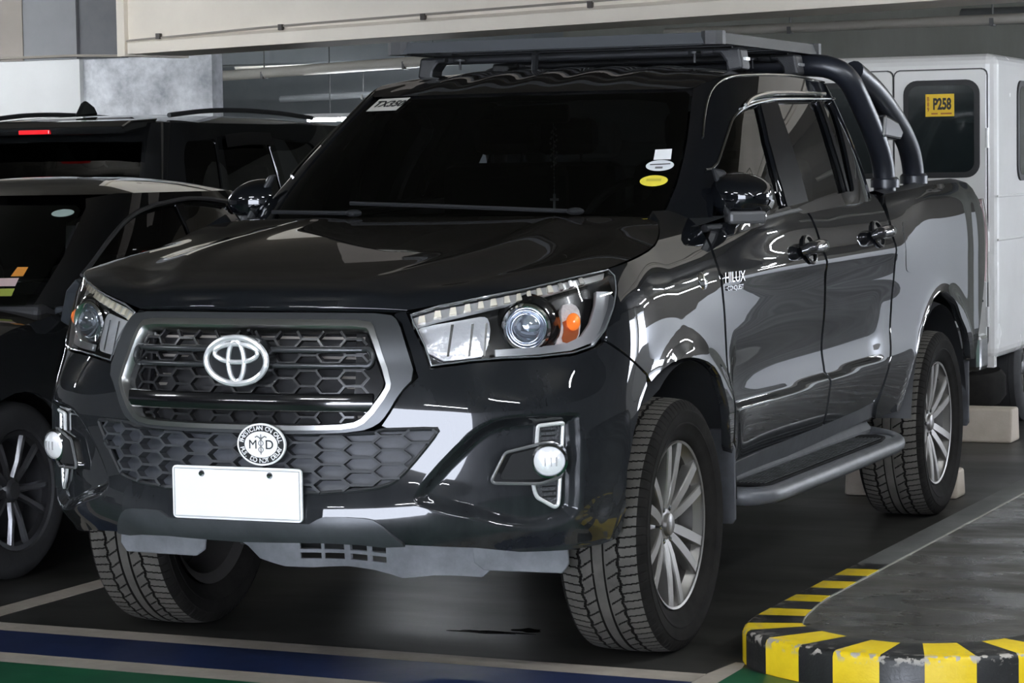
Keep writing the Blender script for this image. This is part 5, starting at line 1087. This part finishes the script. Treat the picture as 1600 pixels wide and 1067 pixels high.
SRIM=mat('black_silver_alloy',(.17,.17,.18),.3,metal=.9)
for y in (0,2.6):
    for sg in (1,-1): small_wheel(SED,.755,y,.31,.205,.20,sg,10,SRIM)
MB().box((-.60,-.6,.22),(.60,3.3,.80)).build('inner_blocker',MATTE,SED)
# ---- black estate behind it, seen from the rear
UX,UY=-4.79,5.22
SUV=tag(empty('suv_car',(UX,UY,0)),'dark sport utility vehicle seen from behind, with roof fin and red brake light','car')
up=[(0,0),(.55,.015),(.80,.09),(.89,.32),(.92,.9),(.925,2.2),(.92,3.4),(.84,4.3),(.5,4.6),(0,4.65)]
uf,US=mk_shell(up,[.28,.42,.60,.80,.95,1.05],[-.05,0,.005,.005,-.01,-.05])
MBZ=[(0,.30),(US[-1]*.985,.30),(US[-1]*.985,1.0),(US[5],1.03),(US[3],1.04),(0,1.04)]
patch('body_shell',uf,both(MBZ),SUVP,SUV,h=.06,flange=.02)
uc,UU=mk_cab([(0,.02),(.52,.035),(.76,.09),(.85,.28),(.875,.8),(.88,1.6),(.87,2.6),(.74,3.3),(.4,3.55),(0,3.6)],[(0,.26),(.48,.275),(.66,.32),(.715,.45),(.73,.9),(.735,1.5),(.72,2.2),(.62,2.65),(.35,2.8),(0,2.83)],1.0,1.69,.06)
rg=chaikin([(.0,1.12),(.56,1.13),(.64,1.16),(.655,1.3),(.66,1.50),(.66,1.585),(.0,1.595)],0)
rgl=both([tuple(p) for p in rg]); patch('rear_glass',uc,rgl,DG,SUV,h=.06,flange=0,off=-.008)
u3,u4,u5,u6=UU[3],UU[4],UU[5],UU[6]
q1=rounded([(u3+.03,1.12),(u3+.02,1.50),(u3+.06,1.585),(u3+.42,1.60),(u3+.42,1.12)],.08,2); q2=rounded([(u3+.50,1.12),(u3+.50,1.605),(u3+1.2,1.61),(u3+1.2,1.12)],.08,1); q3=rounded([(u3+1.28,1.12),(u3+1.28,1.61),(u3+1.9,1.58),(u3+2.15,1.35),(u3+2.2,1.12)],.08,1)
patch('cab_frame',uc,both([(0,1.0),(UU[-1]*.98,1.0),(UU[-1]*.98,1.69),(0,1.69)]),SUVP,SUV,h=.04,holes=[np.array(rgl),q1,q2,q3]+[q*np.array([-1,1]) for q in (q1,q2,q3)],flange=.02)
for q,nm in ((q1,'quarter_window'),(q2,'rear_window'),(q3,'front_window')): o=patch(nm,uc,q,DG,SUV,h=.06,flange=0,off=-.01); flipx(o,SUV)
roof_of('roof',uc,UU,1.688,1.755,SUVP,SUV,1.4)
b=MB(); b.prism([(.02,1.625),(.0,1.665),(.10,1.70),(.40,1.715),(.30,1.66)],'x',-.63,.63); b.build('rear_spoiler',SUVP,SUV,bevel=.015)
MB().box((-.04,-.005,1.632),(.16,.02,1.656)).build('brake_lamp',mat('red_lamp',(.5,.01,.015),.2,coat=1,emit=(1,.02,.03),estr=.12),SUV,bevel=.004)
b=MB(); b.prism([(.62,1.74),(.84,1.755),(.80,1.80),(.72,1.835),(.69,1.82)],'x',-.075,-.045); b.build('roof_fin',SUVP,SUV,bevel=.010)
o=MB().tube(curve([(.60,.55,1.735),(.615,.9,1.762),(.615,1.8,1.765),(.60,2.3,1.74)],30),.014,8).build('roof_rail',PLAS,SUV,True); flipx(o,SUV)
q=curve([(u3+.50,1.625),(u3+.8,1.64),(u3+1.2,1.64)],20); P=uc(q[:,0],q[:,1]); b=MB(); b.add(list(P+np.array([.028,0,0]))+list(uc(q[:,0],q[:,1]-.075)+np.array([.03,0,0])),[(i,i+1,21+i,20+i) for i in range(19)]); o=b.build('rain_visor',GLOSSB,SUV,True); flipx(o,SUV)
o=patch('tail_lamp',uf,[(.68,.80),(1.02,.82),(1.05,.98),(.70,.98)],mat('red_lamp',(0,0,0)),SUV,h=.05,off=.01); flipx(o,SUV)
for y in (.85,3.55):
    for sg in (1,-1): small_wheel(SUV,.80,y,.37,.23,.24,sg,6,RIMM)
MB().box((-.7,.2,.3),(.7,4.2,.95)).build('inner_blocker',MATTE,SUV); MB().box((-.74,1.25,.95),(.74,1.5,1.45)).build('seat_row',INTR,SUV,bevel=.05)
# ---- white van on the right
VX,VY=-.075,5.95
VAN=tag(empty('white_van',(VX,VY,0)),'boxy white passenger van with twin rear doors and yellow numbered plate','van')
VW=surf_mat('white_van_paint',(.68,.675,.655),(.75,.745,.725),1.5,.22,.32,.02); vh=.56
vp=chaikin([(-vh,0),(vh,0),(vh,3.6),(-vh,3.6)],0)
b=MB(); b.box((-vh,0,.40),(vh,3.7,1.945)); b.build('body_shell',VW,VAN,bevel=.055,seg=4)
VWD=mat('van_seam',(.05,.05,.05),.7); RBK=mat('window_rubber',(.012,.012,.013),.55); VG=mat('dark_van_glass',(.012,.017,.018),.06,coat=1)
def rrect(x0,x1,z0,z1,r,n=6):
    out=[]
    for cx,cz,a0 in ((x1-r,z1-r,0),(x0+r,z1-r,pi/2),(x0+r,z0+r,pi),(x1-r,z0+r,1.5*pi)):
        for k in range(n+1): t_=a0+pi/2*k/n; out.append((cx+r*math.cos(t_),cz+r*math.sin(t_)))
    return out
for x0,x1,hx in ((.040,.512,.512),(-.512,.030,-.512)):
    x1_=x1 if x0>0 else .030
    D_=MB().prism(rrect(x0,x1_,.47,1.865,.03,3),'y',-.014,.002).build('rear_door',VW,VAN,bevel=.004)
    MB().prism(rrect(x0-.006,x1_+.006,.464,1.871,.032,3),'y',-.004,.0).build('door_seam',VWD,D_)
    w0,w1=(.088,.480) if x0>0 else (-.43,-.012)
    MB().prism(rrect(w0,w1,1.322,1.815,.07),'y',-.022,-.012).build('window_rubber',RBK,D_,bevel=.004); MB().prism(rrect(w0+.028,w1-.028,1.35,1.787,.05),'y',-.0235,-.02).build('window_pane',VG,D_)
    for z in (1.52,1.0,.62):
        b=MB(); xx=hx+(.006 if hx>0 else -.006); b.tube([(xx,-.022,z-.05),(xx,-.022,z+.05)],.009,8); b.box((xx-.022,-.018,z-.03),(xx+.012,-.012,z+.03)); b.build('hinge',VW,D_)
YS=MB().prism([(.205,1.632),(.352,1.632),(.352,1.745),(.205,1.745)],'y',-.0262,-.024).build('yellow_plate',mat('plate_yellow',(.80,.52,.012),.45),VAN)
letters('plate_number','P258',.078,INK,YS,frame3((.290,-.0268,1.692),(1,0,0),(0,0,1)),.0004,sx=.60,bold=.003); 
for k,chh in enumerate('B89'): letters('plate_number',chh,.030,mat('brown_ink',(.35,.10,.02),.5),YS,frame3((.219,-.0268,1.719-k*.026),(1,0,0),(0,0,1)),.0004,sx=.7,bold=.001)
for xa,xb in ((.235,.268),(.283,.34)): MB().box((xa,-.0272,1.643),(xb,-.026,1.650)).build('plate_print',mat('brown_ink',(0,0,0)),YS)
MB().box((.10,-.0245,1.40),(.44,-.0236,1.47)).build('pane_reflection',mat('pale_pane_reflection',(.15,.18,.18),.4),VAN) if False else None  # painted reflection on the pane, switched off
# side of the van
W1=MB().prism(rrect(.48,1.35,1.30,1.82,.08),'x',vh-.002,vh+.010).build('side_window_rubber',RBK,VAN,bevel=.003); MB().prism(rrect(.51,1.32,1.33,1.79,.06),'x',vh+.008,vh+.012).build('window_pane',VG,W1)
b=MB()
for z in (1.22,1.0): b.box((vh-.001,.02,z),(vh+.006,3.6,z+.012))
b.build('side_rib',VW,VAN,bevel=.003)
MB().box((-vh+.02,.02,.36),(vh-.02,.08,.42)).build('rear_sill',VW,VAN); 
for x in (.35,.49): MB().lathe([(0,.004),(.006,.003),(.007,0)],10,Matrix.Translation((x,-.016,.86 if x<.4 else .70))@Matrix.Rotation(pi/2,4,'X')).build('rivet',VWD,VAN)
for y in (.95,3.0):
    for sg in (1,-1): small_wheel(VAN,.44,y,.29,.16,.17,sg,6,RIMD)
UB=mat('rusty_underbody',(.06,.045,.035),.85,noise=.5,nscale=12)
b=MB(); b.tube([(-.45,.95,.28),(.45,.95,.28)],.05,10); b.sphere((0,.95,.28),(.13,.13,.13)); b.build('rear_axle',UB,VAN,True)
for x in (.28,-.28):
    b=MB()
    for k in range(4): b.tube(curve([(x,.10+.06*k,.33-.0*k),(x,.9,.20+.018*k),(x,1.75-.06*k,.34)],14),.014,6)
    b.build('leaf_spring',UB,VAN); MB().box((x-.03,.05,.30),(x+.03,3.4,.40)).build('chassis_rail',UB,VAN)
b=MB(); b.lathe([(.10,-.08),(.235,-.085),(.262,-.05),(.262,.05),(.235,.085),(.10,.08)],36,Matrix.Translation((.26,.36,.235))@Matrix.Rotation(.08,4,'X')); b.build('spare_wheel',RUB,VAN,True)
# ---- rosary behind the pickup windshield
RO=tag(empty('rosary',(0,0,0)),'beaded rosary with a small pale cross hanging behind the pickup windshield','rosary')
BEAD=mat('pale_bead',(.85,.85,.82),.4); rx,ry=.045,1.13; zs=1.535
b=MB()
for k in range(26): b.sphere((rx+.010*math.sin(k*1.7),ry+.008*math.cos(k*2.3),zs-k*.0052),.0042,6,4)
for k in range(7): b.sphere((rx,ry,zs-.14-k*.014),.003,6,4)
b.build('bead_strand',BEAD,RO)
b=MB(); b.box((rx-.004,ry-.002,1.262),(rx+.004,ry+.002,1.312)); b.box((rx-.015,ry-.002,1.289),(rx+.015,ry+.002,1.297)); b.build('cross',BEAD,RO)
b=MB(); b.tube([(rx,ry,1.60),(rx,ry,1.26)],.001,4); b.build('cord',BEAD,RO)
